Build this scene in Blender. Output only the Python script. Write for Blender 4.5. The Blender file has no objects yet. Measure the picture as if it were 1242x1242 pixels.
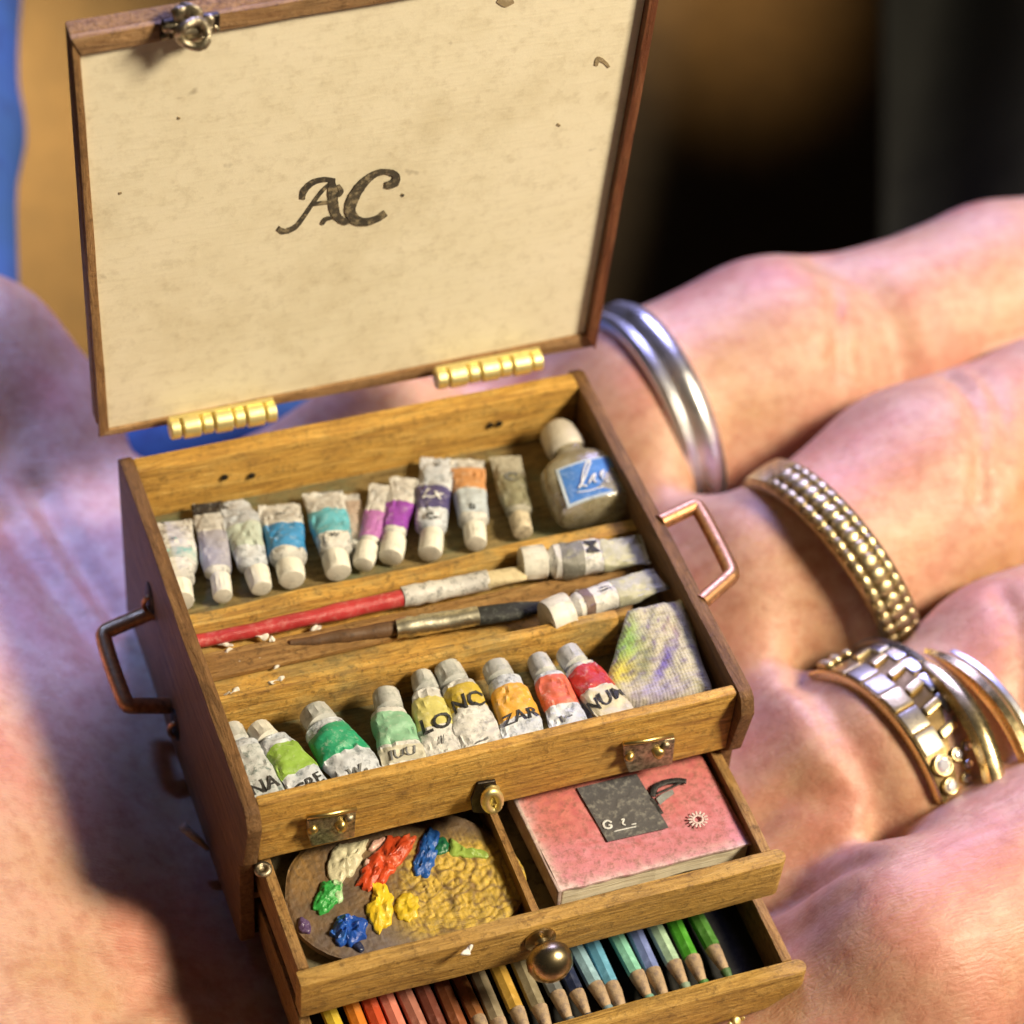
import bpy, bmesh, math, random
import numpy as np
from mathutils import Vector, Matrix, noise
random.seed(7)
S = bpy.context.scene
C = S.collection
# ------------------------------------------------------------------ camera (1 unit = 1 cm)
S.unit_settings.system = 'METRIC'; S.unit_settings.scale_length = 0.01
CR = np.array([[0.9395, -0.3348, 0.0726], [-0.1974, -0.7028, -0.6834], [0.2799, 0.6277, -0.7264]])
q_, r_ = np.linalg.qr(CR.T); CR = (q_ * np.sign(np.diag(r_))).T
CP = np.array([-3.3515, -11.9739, 16.4093]); FPX = 3277.0; PPX, PPY = 624.3, 637.1
cam = bpy.data.cameras.new('camera'); co = bpy.data.objects.new('camera', cam); C.objects.link(co)
M4 = Matrix.Identity(4)
for i in range(3):
    M4[i][0] = CR[0][i]; M4[i][1] = -CR[1][i]; M4[i][2] = -CR[2][i]; M4[i][3] = CP[i]
co.matrix_world = M4
cam.sensor_width = 36; cam.lens = FPX / 1242 * 36
cam.shift_x = -(PPX - 621) / 1242; cam.shift_y = (PPY - 621) / 1242
cam.clip_start = 0.5; cam.clip_end = 400
cam.dof.use_dof = True; cam.dof.focus_distance = 21.1; cam.dof.aperture_fstop = 0.30
S.camera = co
# ------------------------------------------------------------------ world, lamps, exposure
w = bpy.data.worlds.new('World'); S.world = w; w.use_nodes = True
w.node_tree.nodes['Background'].inputs[0].default_value = (0.60, 0.50, 0.42, 1)
w.node_tree.nodes['Background'].inputs[1].default_value = 0.05
def lamp(name, loc, target, size, power, col, sy=None, spread=180):
    l = bpy.data.lights.new(name, 'AREA'); l.energy = power; l.color = col
    l.shape = 'RECTANGLE'; l.size = size; l.size_y = sy or size; l.spread = math.radians(spread)
    o = bpy.data.objects.new(name, l); C.objects.link(o); o.location = loc
    o.rotation_euler = (Vector(target) - Vector(loc)).to_track_quat('-Z', 'Y').to_euler()
    return o
lamp('key_lamp', (28, -17, 32), (2, 1, 0), 9.5, 40000, (1.0, 0.84, 0.60))
lamp('window_light', (17, 36, 28), (4, 3, -1), 22, 6000, (0.46, 0.46, 1.0), spread=75)
def spot(name, loc, target, size, power, ang, col):
    l = bpy.data.lights.new(name, 'SPOT'); l.energy = power; l.color = col; l.spot_size = math.radians(ang); l.spot_blend = 1.0; l.shadow_soft_size = size
    o = bpy.data.objects.new(name, l); C.objects.link(o); o.location = loc
    o.rotation_euler = (Vector(target) - Vector(loc)).to_track_quat('-Z', 'Y').to_euler(); return o

S.view_settings.view_transform = 'Standard'; S.view_settings.look = 'None'
S.view_settings.exposure = 0.0; S.view_settings.gamma = 1.0
S.render.engine = 'CYCLES'

def ray(px, py):
    return CR.T @ np.array([(px - PPX) / FPX, (py - PPY) / FPX, 1.0])
def at(px, py, z):                       # point of the photograph on the level z
    d = ray(px, py); p = CP + d * (z - CP[2]) / d[2]
    return Vector(p)
def at_plane(px, py, P0, N):
    d = ray(px, py); P0 = np.array(P0); N = np.array(N)
    return Vector(CP + d * ((P0 - CP) @ N) / (d @ N))
def at_dist(px, py, dist):
    return Vector(CP + ray(px, py) * dist)
spot('cool_side_light', (-12, 20, 30), (-1.9, 6.0, -1.2), 2.5, 120000, 10.5, (0.17, 0.36, 1.0))
# two warm spots added to brighten the wooden panel far behind
spot('backdrop_spot', at_dist(-60, -900, 50), at_dist(-40, 120, 63), 3, 210000, 36, (1.0, 0.68, 0.28))
spot('backdrop_glow', at_dist(900, -900, 52), at_dist(865, -90, 68), 3, 130000, 14, (1.0, 0.62, 0.24))
def thing(name, label, cat, loc=(0, 0, 0), group=None):
    o = bpy.data.objects.new(name, None); C.objects.link(o); o.location = loc
    o.empty_display_size = 0.2
    o['label'] = label; o['category'] = cat
    if group: o['group'] = group
    return o
def tag(o, label, cat, group=None):
    o['label'] = label; o['category'] = cat
    if group: o['group'] = group
    return o
def root_loc(p):
    v = Vector((0, 0, 0))
    while p is not None:
        v += Vector(p.location); p = p.parent
    return v
def bmobj(name, bm, mat, parent=None, smooth=True, origin=None):
    """bm is in world coordinates"""
    bmesh.ops.recalc_face_normals(bm, faces=bm.faces[:])
    off = root_loc(parent)
    loc = Vector((0, 0, 0))
    if origin is not None: loc = Vector(origin) - off
    bmesh.ops.translate(bm, verts=bm.verts[:], vec=-(off + loc))
    me = bpy.data.meshes.new(name); bm.to_mesh(me); bm.free()
    for p in me.polygons: p.use_smooth = smooth
    me.materials.append(mat)
    o = bpy.data.objects.new(name, me); C.objects.link(o); o.location = loc
    if parent is not None: o.parent = parent
    return o
def auto(o, ang=35):
    me = o.data
    me.shade_smooth() if hasattr(me, 'shade_smooth') else None
    try: me.set_sharp_from_angle(angle=math.radians(ang))
    except Exception: pass
    return o
def jit(bm, amp, sc=1.5, seed=0):
    for v in bm.verts:
        n = noise.noise_vector(v.co * sc + Vector((seed, seed * 2.3, 0)))
        v.co += n * amp
def prism(bm, pts3, ext):
    """closed polygon of 3-D points extruded by vector ext"""
    a = [bm.verts.new(p) for p in pts3]; b = [bm.verts.new(Vector(p) + Vector(ext)) for p in pts3]
    n = len(a); bm.faces.new(a); bm.faces.new(b[::-1])
    for i in range(n): bm.faces.new([a[i], b[i], b[(i + 1) % n], a[(i + 1) % n]])
def bevel(bm, r, seg=2):
    bmesh.ops.recalc_face_normals(bm, faces=bm.faces[:])
    bmesh.ops.bevel(bm, geom=bm.edges[:], offset=r, segments=seg, affect='EDGES', profile=0.6, clamp_overlap=True)
def box(bm, x0, x1, y0, y1, z0, z1):
    prism(bm, [(x0, y0, z0), (x1, y0, z0), (x1, y1, z0), (x0, y1, z0)], (0, 0, z1 - z0))
def board(name, x0, x1, y0, y1, z0, z1, mat, parent, bev=0.018, sub=14, wob=0.008):
    bm = bmesh.new(); box(bm, x0, x1, y0, y1, z0, z1); bevel(bm, bev)
    ax = max(range(3), key=lambda i: (x1 - x0, y1 - y0, z1 - z0)[i])
    lo = (x0, y0, z0)[ax]; hi = (x1, y1, z1)[ax]
    nrm = Vector((ax == 0, ax == 1, ax == 2))
    for k in range(1, sub):
        c = [0, 0, 0]; c[ax] = lo + (hi - lo) * k / sub
        bmesh.ops.bisect_plane(bm, geom=bm.verts[:] + bm.edges[:] + bm.faces[:], plane_co=c, plane_no=nrm)
    jit(bm, wob, 1.7, len(name))
    return auto(bmobj(name, bm, mat, parent), 40)
def tube_path(bm, pts, r, seg=12, close=False):
    pts = [Vector(p) for p in pts]; rings = []; n = len(pts)
    up = Vector((0.13, 0.2, 1)).normalized()
    for i, p in enumerate(pts):
        t = (pts[min(i + 1, n - 1)] - pts[max(i - 1, 0)])
        if close: t = pts[(i + 1) % n] - pts[i - 1]
        t.normalize(); s = t.cross(up)
        if s.length < 1e-3: s = t.cross(Vector((1, 0, 0)))
        s.normalize(); u = s.cross(t)
        rr = r[i] if isinstance(r, (list, tuple)) else r
        rings.append([bm.verts.new(p + (s * math.cos(a) + u * math.sin(a)) * rr) for a in [2 * math.pi * k / seg for k in range(seg)]])
    for i in range(n if close else n - 1):
        a = rings[i]; b = rings[(i + 1) % n]
        for k in range(seg): bm.faces.new([a[k], a[(k + 1) % seg], b[(k + 1) % seg], b[k]])
    if not close:
        bm.faces.new(rings[0]); bm.faces.new(rings[-1][::-1])
def lathe(bm, base, axis, prof, seg=20):
    """prof: list of (r, h) along axis"""
    base = Vector(base); a = Vector(axis).normalized()
    s = a.orthogonal().normalized(); u = a.cross(s); rings = []
    for r, h in prof:
        if r < 1e-5: rings.append([bm.verts.new(base + a * h)])
        else: rings.append([bm.verts.new(base + a * h + (s * math.cos(t) + u * math.sin(t)) * r) for t in [2 * math.pi * k / seg for k in range(seg)]])
    for i in range(len(rings) - 1):
        A, B = rings[i], rings[i + 1]
        for k in range(seg):
            k2 = (k + 1) % seg
            if len(A) == 1 and len(B) == 1: break
            if len(A) == 1: bm.faces.new([A[0], B[k], B[k2]])
            elif len(B) == 1: bm.faces.new([A[k], A[k2], B[0]])
            else: bm.faces.new([A[k], A[k2], B[k2], B[k]])
    if len(rings[0]) > 1: bm.faces.new(rings[0][::-1])
    if len(rings[-1]) > 1: bm.faces.new(rings[-1])

# ------------------------------------------------------------------ materials
def newmat(name):
    m = bpy.data.materials.new(name); m.use_nodes = True
    return m, m.node_tree.nodes, m.node_tree.links, m.node_tree.nodes['Principled BSDF']
def N(nd, t, **kw):
    n = nd.new(t)
    for k, v in kw.items(): setattr(n, k, v)
    return n
def coords(nd, lk, scale=(1, 1, 1), rot=(0, 0, 0)):
    tc = N(nd, 'ShaderNodeTexCoord'); mp = N(nd, 'ShaderNodeMapping')
    mp.inputs['Scale'].default_value = scale; mp.inputs['Rotation'].default_value = rot
    lk.new(tc.outputs['Object'], mp.inputs['Vector']); return mp.outputs[0]
def ntex(nd, lk, vec, scale, detail=4, rough=0.6, dist=0.0):
    n = N(nd, 'ShaderNodeTexNoise'); n.inputs['Scale'].default_value = scale
    n.inputs['Detail'].default_value = detail; n.inputs['Roughness'].default_value = rough
    n.inputs['Distortion'].default_value = dist
    lk.new(vec, n.inputs['Vector']); return n.outputs['Fac']
def ramp(nd, lk, fac, stops):
    r = N(nd, 'ShaderNodeValToRGB'); e = r.color_ramp.elements
    while len(e) < len(stops): e.new(0.5)
    for i, (p, c) in enumerate(stops):
        e[i].position = p; e[i].color = c if len(c) == 4 else (*c, 1)
    lk.new(fac, r.inputs[0]); return r.outputs[0]
def mix(nd, lk, fac, a, b, mode='MIX'):
    m = N(nd, 'ShaderNodeMix', data_type='RGBA', blend_type=mode)
    for s, v in ((m.inputs[0], fac), (m.inputs[6], a), (m.inputs[7], b)):
        if isinstance(v, (int, float)): s.default_value = v
        elif isinstance(v, tuple): s.default_value = (*v, 1) if len(v) == 3 else v
        else: lk.new(v, s)
    return m.outputs[2]
def bump(nd, lk, h, bs, strength, dist=0.02, prev=None):
    b = N(nd, 'ShaderNodeBump'); b.inputs['Strength'].default_value = strength
    b.inputs['Distance'].default_value = dist; lk.new(h, b.inputs['Height'])
    if prev is not None: lk.new(prev, b.inputs['Normal'])
    lk.new(b.outputs[0], bs.inputs['Normal']); return b.outputs[0]
def wood(name, c0, c1, c2, axis='x', grime=0.5, rough=0.5, green=0.0, fine=1.0):
    m, nd, lk, bs = newmat(name)
    sc = {'x': (0.8, 7, 7), 'y': (7, 0.8, 7), 'z': (7, 7, 0.8)}[axis]
    v = coords(nd, lk, sc)
    g = ntex(nd, lk, v, 2.2 * fine, 8, 0.7, 0.9)
    col = ramp(nd, lk, g, [(0.30, c0), (0.5, c1), (0.70, c2)])
    v2 = coords(nd, lk)
    sp = ntex(nd, lk, v2, 13, 6, 0.8)
    spk = ramp(nd, lk, sp, [(0.52, (0, 0, 0)), (0.64, (1, 1, 1))])
    f1 = N(nd, 'ShaderNodeMath', operation='MULTIPLY'); f1.inputs[1].default_value = grime; lk.new(spk, f1.inputs[0])
    col = mix(nd, lk, f1.outputs[0], col, (0.07, 0.035, 0.012))
    sp2 = ntex(nd, lk, v2, 2.3, 4, 0.65)
    st = ramp(nd, lk, sp2, [(0.48, (0, 0, 0)), (0.64, (1, 1, 1))])
    v4 = coords(nd, lk, {'x': (0.6, 16, 16), 'y': (16, 0.6, 16), 'z': (16, 16, 0.6)}[axis]); g4 = ntex(nd, lk, v4, 1.6 * fine, 5, 0.7, 0.6)
    col = mix(nd, lk, ramp(nd, lk, g4, [(0.53, (0, 0, 0)), (0.68, (0.55, 0.55, 0.55))]), col, tuple(x * 0.5 for x in c0))
    f2 = N(nd, 'ShaderNodeMath', operation='MULTIPLY'); f2.inputs[1].default_value = 0.5 * grime; lk.new(st, f2.inputs[0])
    col = mix(nd, lk, f2.outputs[0], col, (0.16, 0.10, 0.04))
    if green > 0:
        gm = ramp(nd, lk, ntex(nd, lk, v2, 1.7, 5, 0.7), [(0.45, (0, 0, 0)), (0.62, (1, 1, 1))])
        f3 = N(nd, 'ShaderNodeMath', operation='MULTIPLY'); f3.inputs[1].default_value = green; lk.new(gm, f3.inputs[0])
        col = mix(nd, lk, f3.outputs[0], col, (0.16, 0.20, 0.12))
    lk.new(col, bs.inputs['Base Color']); bs.inputs['Roughness'].default_value = rough
    bs.inputs['Specular IOR Level'].default_value = 0.35
    p = bump(nd, lk, g, bs, 0.7, 0.04)
    p = bump(nd, lk, g4, bs, 0.5, 0.03, p)
    bump(nd, lk, sp, bs, 0.6, 0.03, p)
    return m
def grimy(name, col, rough=0.5, dirt=(0.06, 0.06, 0.05), amt=0.5, scale=22, tint=None, bmp=0.4, metallic=0.0, th=0.51):
    m, nd, lk, bs = newmat(name); v = coords(nd, lk)
    f = ntex(nd, lk, v, scale, 6, 0.75)
    r = ramp(nd, lk, f, [(th, (0, 0, 0)), (th + 0.12, (1, 1, 1))])
    a = N(nd, 'ShaderNodeMath', operation='MULTIPLY'); a.inputs[1].default_value = amt; lk.new(r, a.inputs[0])
    c = col
    t = tint or tuple(x * 0.72 for x in col)
    f2 = ramp(nd, lk, ntex(nd, lk, v, scale * 0.3, 4, 0.6), [(0.35, (0, 0, 0)), (0.7, (1, 1, 1))])
    c = mix(nd, lk, f2, col, t)
    c = mix(nd, lk, a.outputs[0], c, dirt)
    lk.new(c, bs.inputs['Base Color']); bs.inputs['Roughness'].default_value = rough
    bs.inputs['Metallic'].default_value = metallic
    bump(nd, lk, f, bs, bmp, 0.03)
    return m
def metal(name, col, rough=0.25, scale=8, dirt=0.4, bmp=0.15):
    m, nd, lk, bs = newmat(name); v = coords(nd, lk)
    f = ntex(nd, lk, v, scale, 5, 0.65)
    c = ramp(nd, lk, f, [(0.35, tuple(x * (1 - dirt) for x in col)), (0.62, col)])
    lk.new(c, bs.inputs['Base Color']); bs.inputs['Metallic'].default_value = 1
    r = ramp(nd, lk, f, [(0.3, (rough + 0.2,) * 3), (0.7, (rough,) * 3)]); lk.new(r, bs.inputs['Roughness'])
    bump(nd, lk, f, bs, bmp, 0.02)
    return m
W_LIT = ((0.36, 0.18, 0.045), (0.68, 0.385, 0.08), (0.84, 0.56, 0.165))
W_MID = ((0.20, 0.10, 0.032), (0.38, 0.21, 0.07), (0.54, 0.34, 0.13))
W_SHADE = ((0.09, 0.042, 0.017), (0.21, 0.105, 0.04), (0.33, 0.18, 0.075))  # same wood as the lit boards, side panels' shade put into the colour
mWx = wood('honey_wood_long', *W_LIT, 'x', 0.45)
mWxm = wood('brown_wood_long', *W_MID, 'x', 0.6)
mWy = wood('shaded_wood_side', *W_SHADE, 'y', 0.5)
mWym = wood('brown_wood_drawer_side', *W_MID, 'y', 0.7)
mDiv = wood('honey_wood_divider', *W_LIT, 'x', 0.6, green=0.4)
mFloor = wood('stained_floor_wood', (0.12, 0.09, 0.035), (0.27, 0.20, 0.08), (0.40, 0.30, 0.13), 'x', 0.7, green=0.75)
mDFloor = grimy('drawer_floor_shaded', (0.16, 0.14, 0.08), 0.6, (0.03, 0.025, 0.015), 0.8, 9)  # floor colour darkened to give the shaded gaps round the palette
mDark = grimy('drawer_shade_black', (0.012, 0.012, 0.010), 0.9, (0.04, 0.04, 0.035), 0.3, 10)  # near-black colour stands in for the shade inside the lower drawer
mBrass = metal('worn_brass', (0.80, 0.62, 0.24), 0.28, 12)
mHinge = metal('bright_brass', (0.95, 0.84, 0.42), 0.42, 10, 0.2)
mCopper = metal('copper_wire', (0.66, 0.36, 0.18), 0.35, 14)
mSteel = metal('tarnished_steel', (0.60, 0.53, 0.38), 0.38, 22, 0.75, 0.5)
mBlackM = metal('black_iron', (0.07, 0.06, 0.05), 0.4, 14)
mWhite = grimy('tube_white', (0.70, 0.70, 0.66), 0.32, (0.08, 0.09, 0.10), 0.55, 11, (0.50, 0.50, 0.50), 0.5)
mWhite2 = grimy('tube_cool_white', (0.66, 0.70, 0.76), 0.32, (0.06, 0.09, 0.12), 0.65, 12, (0.45, 0.50, 0.58), 0.5)
mCap = grimy('cap_white', (0.78, 0.76, 0.68), 0.4, (0.30, 0.30, 0.26), 0.35, 12, (0.66, 0.66, 0.60), 0.25)
mCapG = grimy('cap_grey', (0.74, 0.75, 0.71), 0.4, (0.20, 0.24, 0.22), 0.5, 14, (0.44, 0.46, 0.46), 0.25)
mInk = grimy('black_ink', (0.02, 0.02, 0.022), 0.5, (0.2, 0.2, 0.2), 0.25, 30)
mFleck = grimy('dried_white_paint', (0.75, 0.72, 0.66), 0.45, (0.4, 0.36, 0.3), 0.3, 12)

# ------------------------------------------------------------------ hand (one continuous surface)
def seg_d(P, a, b, ra, rb):
    a = np.array(a, np.float32); b = np.array(b, np.float32); ab = b - a
    t = ((P[0] - a[0]) * ab[0] + (P[1] - a[1]) * ab[1] + (P[2] - a[2]) * ab[2]) / (ab @ ab)
    t = np.clip(t, 0, 1)
    d = np.sqrt((P[0] - a[0] - ab[0] * t) ** 2 + (P[1] - a[1] - ab[1] * t) ** 2 + (P[2] - a[2] - ab[2] * t) ** 2)
    t2 = t * t * (3 - 2 * t)
    return d - (ra + (rb - ra) * t2)
def smin(a, b, k):
    h = np.clip(0.5 + 0.5 * (b - a) / k, 0, 1)
    return b + (a - b) * h - k * h * (1 - h)
def ell(P, c, r):
    q = np.sqrt(((P[0] - c[0]) / r[0]) ** 2 + ((P[1] - c[1]) / r[1]) ** 2 + ((P[2] - c[2]) / r[2]) ** 2)
    return (q - 1) * min(r)
def nets(f, org, h):
    """surface nets of the zero level of f"""
    nx, ny, nz = f.shape; s = f < 0
    cs = np.zeros((nx - 1, ny - 1, nz - 1), np.int8)
    for i in (0, 1):
        for j in (0, 1):
            for k in (0, 1): cs += s[i:nx - 1 + i, j:ny - 1 + j, k:nz - 1 + k]
    act = (cs > 0) & (cs < 8); idx = np.argwhere(act)
    num = -np.ones(act.shape, np.int64); num[act] = np.arange(len(idx))
    acc = np.zeros((len(idx), 3)); cnt = np.zeros(len(idx))
    I, J, K = idx.T
    for ax in range(3):
        o1, o2 = [a for a in range(3) if a != ax]
        for u in (0, 1):
            for v in (0, 1):
                p = [I, J, K]; p = [x.copy() for x in p]; p[o1] += u; p[o2] += v
                q = [x.copy() for x in p]; q[ax] += 1
                fa = f[p[0], p[1], p[2]]; fb = f[q[0], q[1], q[2]]
                c = (fa < 0) != (fb < 0)
                t = np.where(c, fa / np.where(c, fa - fb, 1), 0)
                loc = np.zeros((len(idx), 3)); loc[:, ax] = t; loc[:, o1] = u; loc[:, o2] = v
                acc[c] += loc[c]; cnt[c] += 1
    V = (idx + acc / cnt[:, None]) * h + np.array(org)
    F = []
    for ax in range(3):
        o1, o2 = [(1, 2), (2, 0), (0, 1)][ax]
        sl = [slice(None)] * 3; sl2 = [slice(None)] * 3; sl[ax] = slice(0, -1); sl2[ax] = slice(1, None)
        a = s[tuple(sl)]; b = s[tuple(sl2)]
        e = np.argwhere(a != b)
        ok = (e[:, o1] > 0) & (e[:, o2] > 0) & (e[:, o1] < f.shape[o1] - 1) & (e[:, o2] < f.shape[o2] - 1)
        e = e[ok]; ins = a[e[:, 0], e[:, 1], e[:, 2]]
        def g(d1, d2):
            q = e.copy(); q[:, o1] -= d1; q[:, o2] -= d2
            return num[q[:, 0], q[:, 1], q[:, 2]]
        Q = np.stack([g(1, 1), g(0, 1), g(0, 0), g(1, 0)], 1)
        Q[~ins] = Q[~ins][:, ::-1]
        F.append(Q)
    return V, np.concatenate(F)
def mesh_np(name, V, F, mat, iters=2):
    # a little Laplacian smoothing
    E = np.concatenate([F[:, [0, 1]], F[:, [1, 2]], F[:, [2, 3]], F[:, [3, 0]]])
    E = np.concatenate([E, E[:, ::-1]])
    for _ in range(iters):
        acc = np.zeros_like(V); n = np.bincount(E[:, 0], minlength=len(V))
        for c in range(3): acc[:, c] = np.bincount(E[:, 0], V[E[:, 1], c], minlength=len(V))
        V = V * 0.4 + 0.6 * acc / n[:, None]
    me = bpy.data.meshes.new(name)
    me.vertices.add(len(V)); me.vertices.foreach_set('co', V.astype(np.float32).ravel())
    me.loops.add(F.size); me.loops.foreach_set('vertex_index', F.astype(np.int32).ravel())
    me.polygons.add(len(F)); me.polygons.foreach_set('loop_start', np.arange(0, F.size, 4, dtype=np.int32))
    me.polygons.foreach_set('loop_total', np.full(len(F), 4, np.int32))
    me.update(calc_edges=True); me.validate(); me.shade_smooth()
    me.materials.append(mat)
    o = bpy.data.objects.new(name, me); C.objects.link(o); return o

def skin_mat():
    m, nd, lk, bs = newmat('skin'); v = coords(nd, lk)
    a = ntex(nd, lk, v, 0.8, 5, 0.6)
    c = ramp(nd, lk, a, [(0.34, (0.50, 0.29, 0.165)), (0.50, (0.57, 0.345, 0.24)), (0.64, (0.55, 0.26, 0.19))])
    b = ntex(nd, lk, v, 6, 6, 0.7)
    c = mix(nd, lk, ramp(nd, lk, b, [(0.44, (0, 0, 0)), (0.72, (0.6, 0.6, 0.6))]), c, (0.36, 0.13, 0.075))
    lk.new(c, bs.inputs['Base Color'])
    bs.inputs['Subsurface Weight'].default_value = 0.35; bs.inputs['Subsurface Radius'].default_value = (1.0, 0.35, 0.2)
    bs.inputs['Subsurface Scale'].default_value = 0.12
    bs.inputs['Roughness'].default_value = 0.42; bs.inputs['Specular IOR Level'].default_value = 0.45
    # friction ridges: fine distorted bands, and broader soft wrinkles across the fingers
    wv = N(nd, 'ShaderNodeTexWave', wave_type='BANDS', bands_direction='Y'); wv.inputs['Scale'].default_value = 8.5
    wv.inputs['Distortion'].default_value = 16; wv.inputs['Detail'].default_value = 4; wv.inputs['Detail Scale'].default_value = 0.5
    lk.new(v, wv.inputs['Vector'])
    mk = ramp(nd, lk, ntex(nd, lk, v, 0.9, 3, 0.5), [(0.45, (0, 0, 0)), (0.65, (1, 1, 1))])
    wm = N(nd, 'ShaderNodeMath', operation='MULTIPLY'); lk.new(wv.outputs['Fac'], wm.inputs[0]); lk.new(mk, wm.inputs[1])
    p = bump(nd, lk, wm.outputs[0], bs, 0.10, 0.025)
    vo = N(nd, 'ShaderNodeTexVoronoi', feature='DISTANCE_TO_EDGE'); vo.inputs['Scale'].default_value = 7
    lk.new(coords(nd, lk, (0.8, 1.7, 1.2), (0, 0, 0.5)), vo.inputs['Vector'])
    p = bump(nd, lk, ramp(nd, lk, vo.outputs['Distance'], [(0.0, (0, 0, 0)), (0.09, (1, 1, 1))]), bs, 0.07, 0.02, p)
    v2 = coords(nd, lk, (0.7, 5.0, 2), (0, 0, 0.25))
    p = bump(nd, lk, ntex(nd, lk, v2, 2.0, 7, 0.72, 0.8), bs, 0.22, 0.06, p)
    bump(nd, lk, b, bs, 0.22, 0.05, p)
    return m
mSkin = skin_mat()
H = 0.06
gx = np.arange(-5.0, 12.0, H, dtype=np.float32); gy = np.arange(-5.2, 9.0, H, dtype=np.float32); gz = np.arange(-4.3, 0.9, H, dtype=np.float32)
P = np.meshgrid(gx, gy, gz, indexing='ij', sparse=True)
X, Y, Z = P
def gauss(cx, cy, sx, sy, rot=0.0):
    c, s = math.cos(rot), math.sin(rot)
    u = (X - cx) * c + (Y - cy) * s; v = -(X - cx) * s + (Y - cy) * c
    return np.exp(-(u / sx) ** 2 - (v / sy) ** 2)
hgt = (-2.02 + 0.62 * gauss(5.15, 4.5, 0.75, 1.1) + 1.08 * gauss(5.62, 2.45, 0.8, 1.0) + 0.78 * gauss(5.35, 0.5, 0.65, 0.9)
       + 0.45 * gauss(5.9, -2.4, 1.0, 1.3) + 1.15 * gauss(-2.3, 1.2, 1.6, 3.2, -0.15) + 0.5 * gauss(-1.6, -2.6, 2.0, 1.6)
       + .7 * gauss(-2.4, 5.6, 1.6, 1.5) + .75 * gauss(2.9, 5.7, .9, .8) - 0.34 * gauss(2, .3, 2.7, 3.2))
palm = (Z - hgt) * 0.8
foot = np.sqrt(np.maximum(np.abs(X - 0.2) - 4.2, 0) ** 2 + np.maximum(np.abs(Y - 1.32) - 3.62, 0) ** 2) - 1.0
foot = foot + 0 * Z
palm = -smin(-palm, -foot, 0.5); palm = np.maximum(palm, -(Z + 4.1))
def chain(pts):
    d = None
    for (a, ra), (b, rb) in zip(pts[:-1], pts[1:]):
        e = seg_d(P, a, b, ra, rb); d = e if d is None else smin(d, e, 0.12)
    return d
FI = [((3.9, 5.0, -3.0), .95), ((5.5, 4.95, -2.05), 1.06), ((6.9, 5.15, -1.92), 1.13), ((8.2, 5.25, -1.97), 1.0), ((9.6, 5.5, -1.92), 1.02), ((12.5, 6.1, -2.4), .8)]
FM = [((4.2, 2.6, -3.0), .95), ((6.2, 2.5, -1.85), .99), ((7.5, 2.95, -1.78), 1.13), ((9.2, 3.5, -1.85), .98), ((12.5, 4.3, -2.2), .88)]
FR = [((4.2, .45, -3.1), .9), ((5.8, .35, -2.10), .95), ((6.4, .3, -2.0), .96), ((7.4, .6, -1.85), 1.08), ((9.0, 1.2, -2.0), .92), ((12.5, 2.3, -2.4), .8)]
FP = [((3.9, -1.9, -3.2), .9), ((5.3, -1.6, -1.98), .98), ((6.8, -1.25, -1.88), 1.0), ((8.2, -.95, -2.0), .88), ((12, -.2, -2.4), .75)]
TH = [((-4.0, 4.4, -2.2), 1.3), (tuple(at(-45, 462, -1.9)), 1.05), (tuple(at(28, 535, -2.35)), 1.0)]
fing = chain(FI)
for f in (FM, FR, FP): fing = smin(fing, chain(f), 0.07)
hand = smin(palm, fing, 0.45)
hand = smin(hand, chain(TH), 0.45)
hand = smin(hand, seg_d(P, (-3.5, 2.2, -2.7), (-9, 3.0, -2.8), 2.2, 2.0), 0.6)
def crease(pts, z, depth, wd):
    global hand
    q = [at(x, y, z) for x, y in pts]
    for a, b in zip(q[:-1], q[1:]):
        lo = [min(a[i], b[i]) - 3 * wd - (0.8 if i == 2 else 0) for i in range(3)]; hi = [max(a[i], b[i]) + 3 * wd + (0.8 if i == 2 else 0) for i in range(3)]
        ix = [slice(max(0, int((lo[i] - o) / H)), max(1, int((hi[i] - o) / H) + 1)) for i, o in enumerate((gx[0], gy[0], gz[0]))]
        xx, yy = X[ix[0]], Y[:, ix[1]]
        ab = np.array([b[0] - a[0], b[1] - a[1]]); t = np.clip(((xx - a[0]) * ab[0] + (yy - a[1]) * ab[1]) / (ab @ ab + 1e-9), 0, 1)
        d2 = (xx - a[0] - ab[0] * t) ** 2 + (yy - a[1] - ab[1] * t) ** 2
        cur = hand[ix[0], ix[1], ix[2]]
        np.maximum(cur, CB[ix[0], ix[1], ix[2]] + depth * np.exp(-d2 / wd ** 2), out=cur)
CB = hand.copy()
crease([(975, 830), (1010, 900), (1060, 960), (1095, 1010)], -1.5, .11, .17)
crease([(985, 318), (1008, 375), (1018, 440)], -1.1, .09, .09)
crease([(1012, 312), (1034, 370), (1044, 430)], -1.1, .06, .08)
crease([(1150, 462), (1178, 530), (1186, 610)], -1.0, .09, .10)
crease([(1182, 455), (1206, 525), (1212, 590)], -1.0, .05, .08)
crease([(1212, 725), (1236, 800), (1240, 860)], -1.0, .08, .10)
crease([(905, 985), (960, 960), (1030, 975)], -1.6, .06, .12)
crease([(930, 1062), (985, 1056), (1040, 1070)], -1.6, .10, .12)
crease([(1000, 325), (1050, 350), (1090, 400)], -1.0, .12, .25)
crease([(0, 590), (60, 660), (130, 740)], -1.2, .10, .2)
crease([(40, 540), (90, 620), (150, 700)], -1.2, .10, .16)
crease([(110, 1242), (140, 1190), (200, 1140), (260, 1130)], -1.2, .06, .12)
crease([(905, 1120), (960, 1140), (1020, 1125)], -1.7, .04, .1)
V, F = nets(hand, (gx[0], gy[0], gz[0]), H)
ho = mesh_np('person', V, F, mSkin, 3)
tag(ho, 'open hand held palm up under the miniature paint box, rings on its fingers', 'person')
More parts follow.
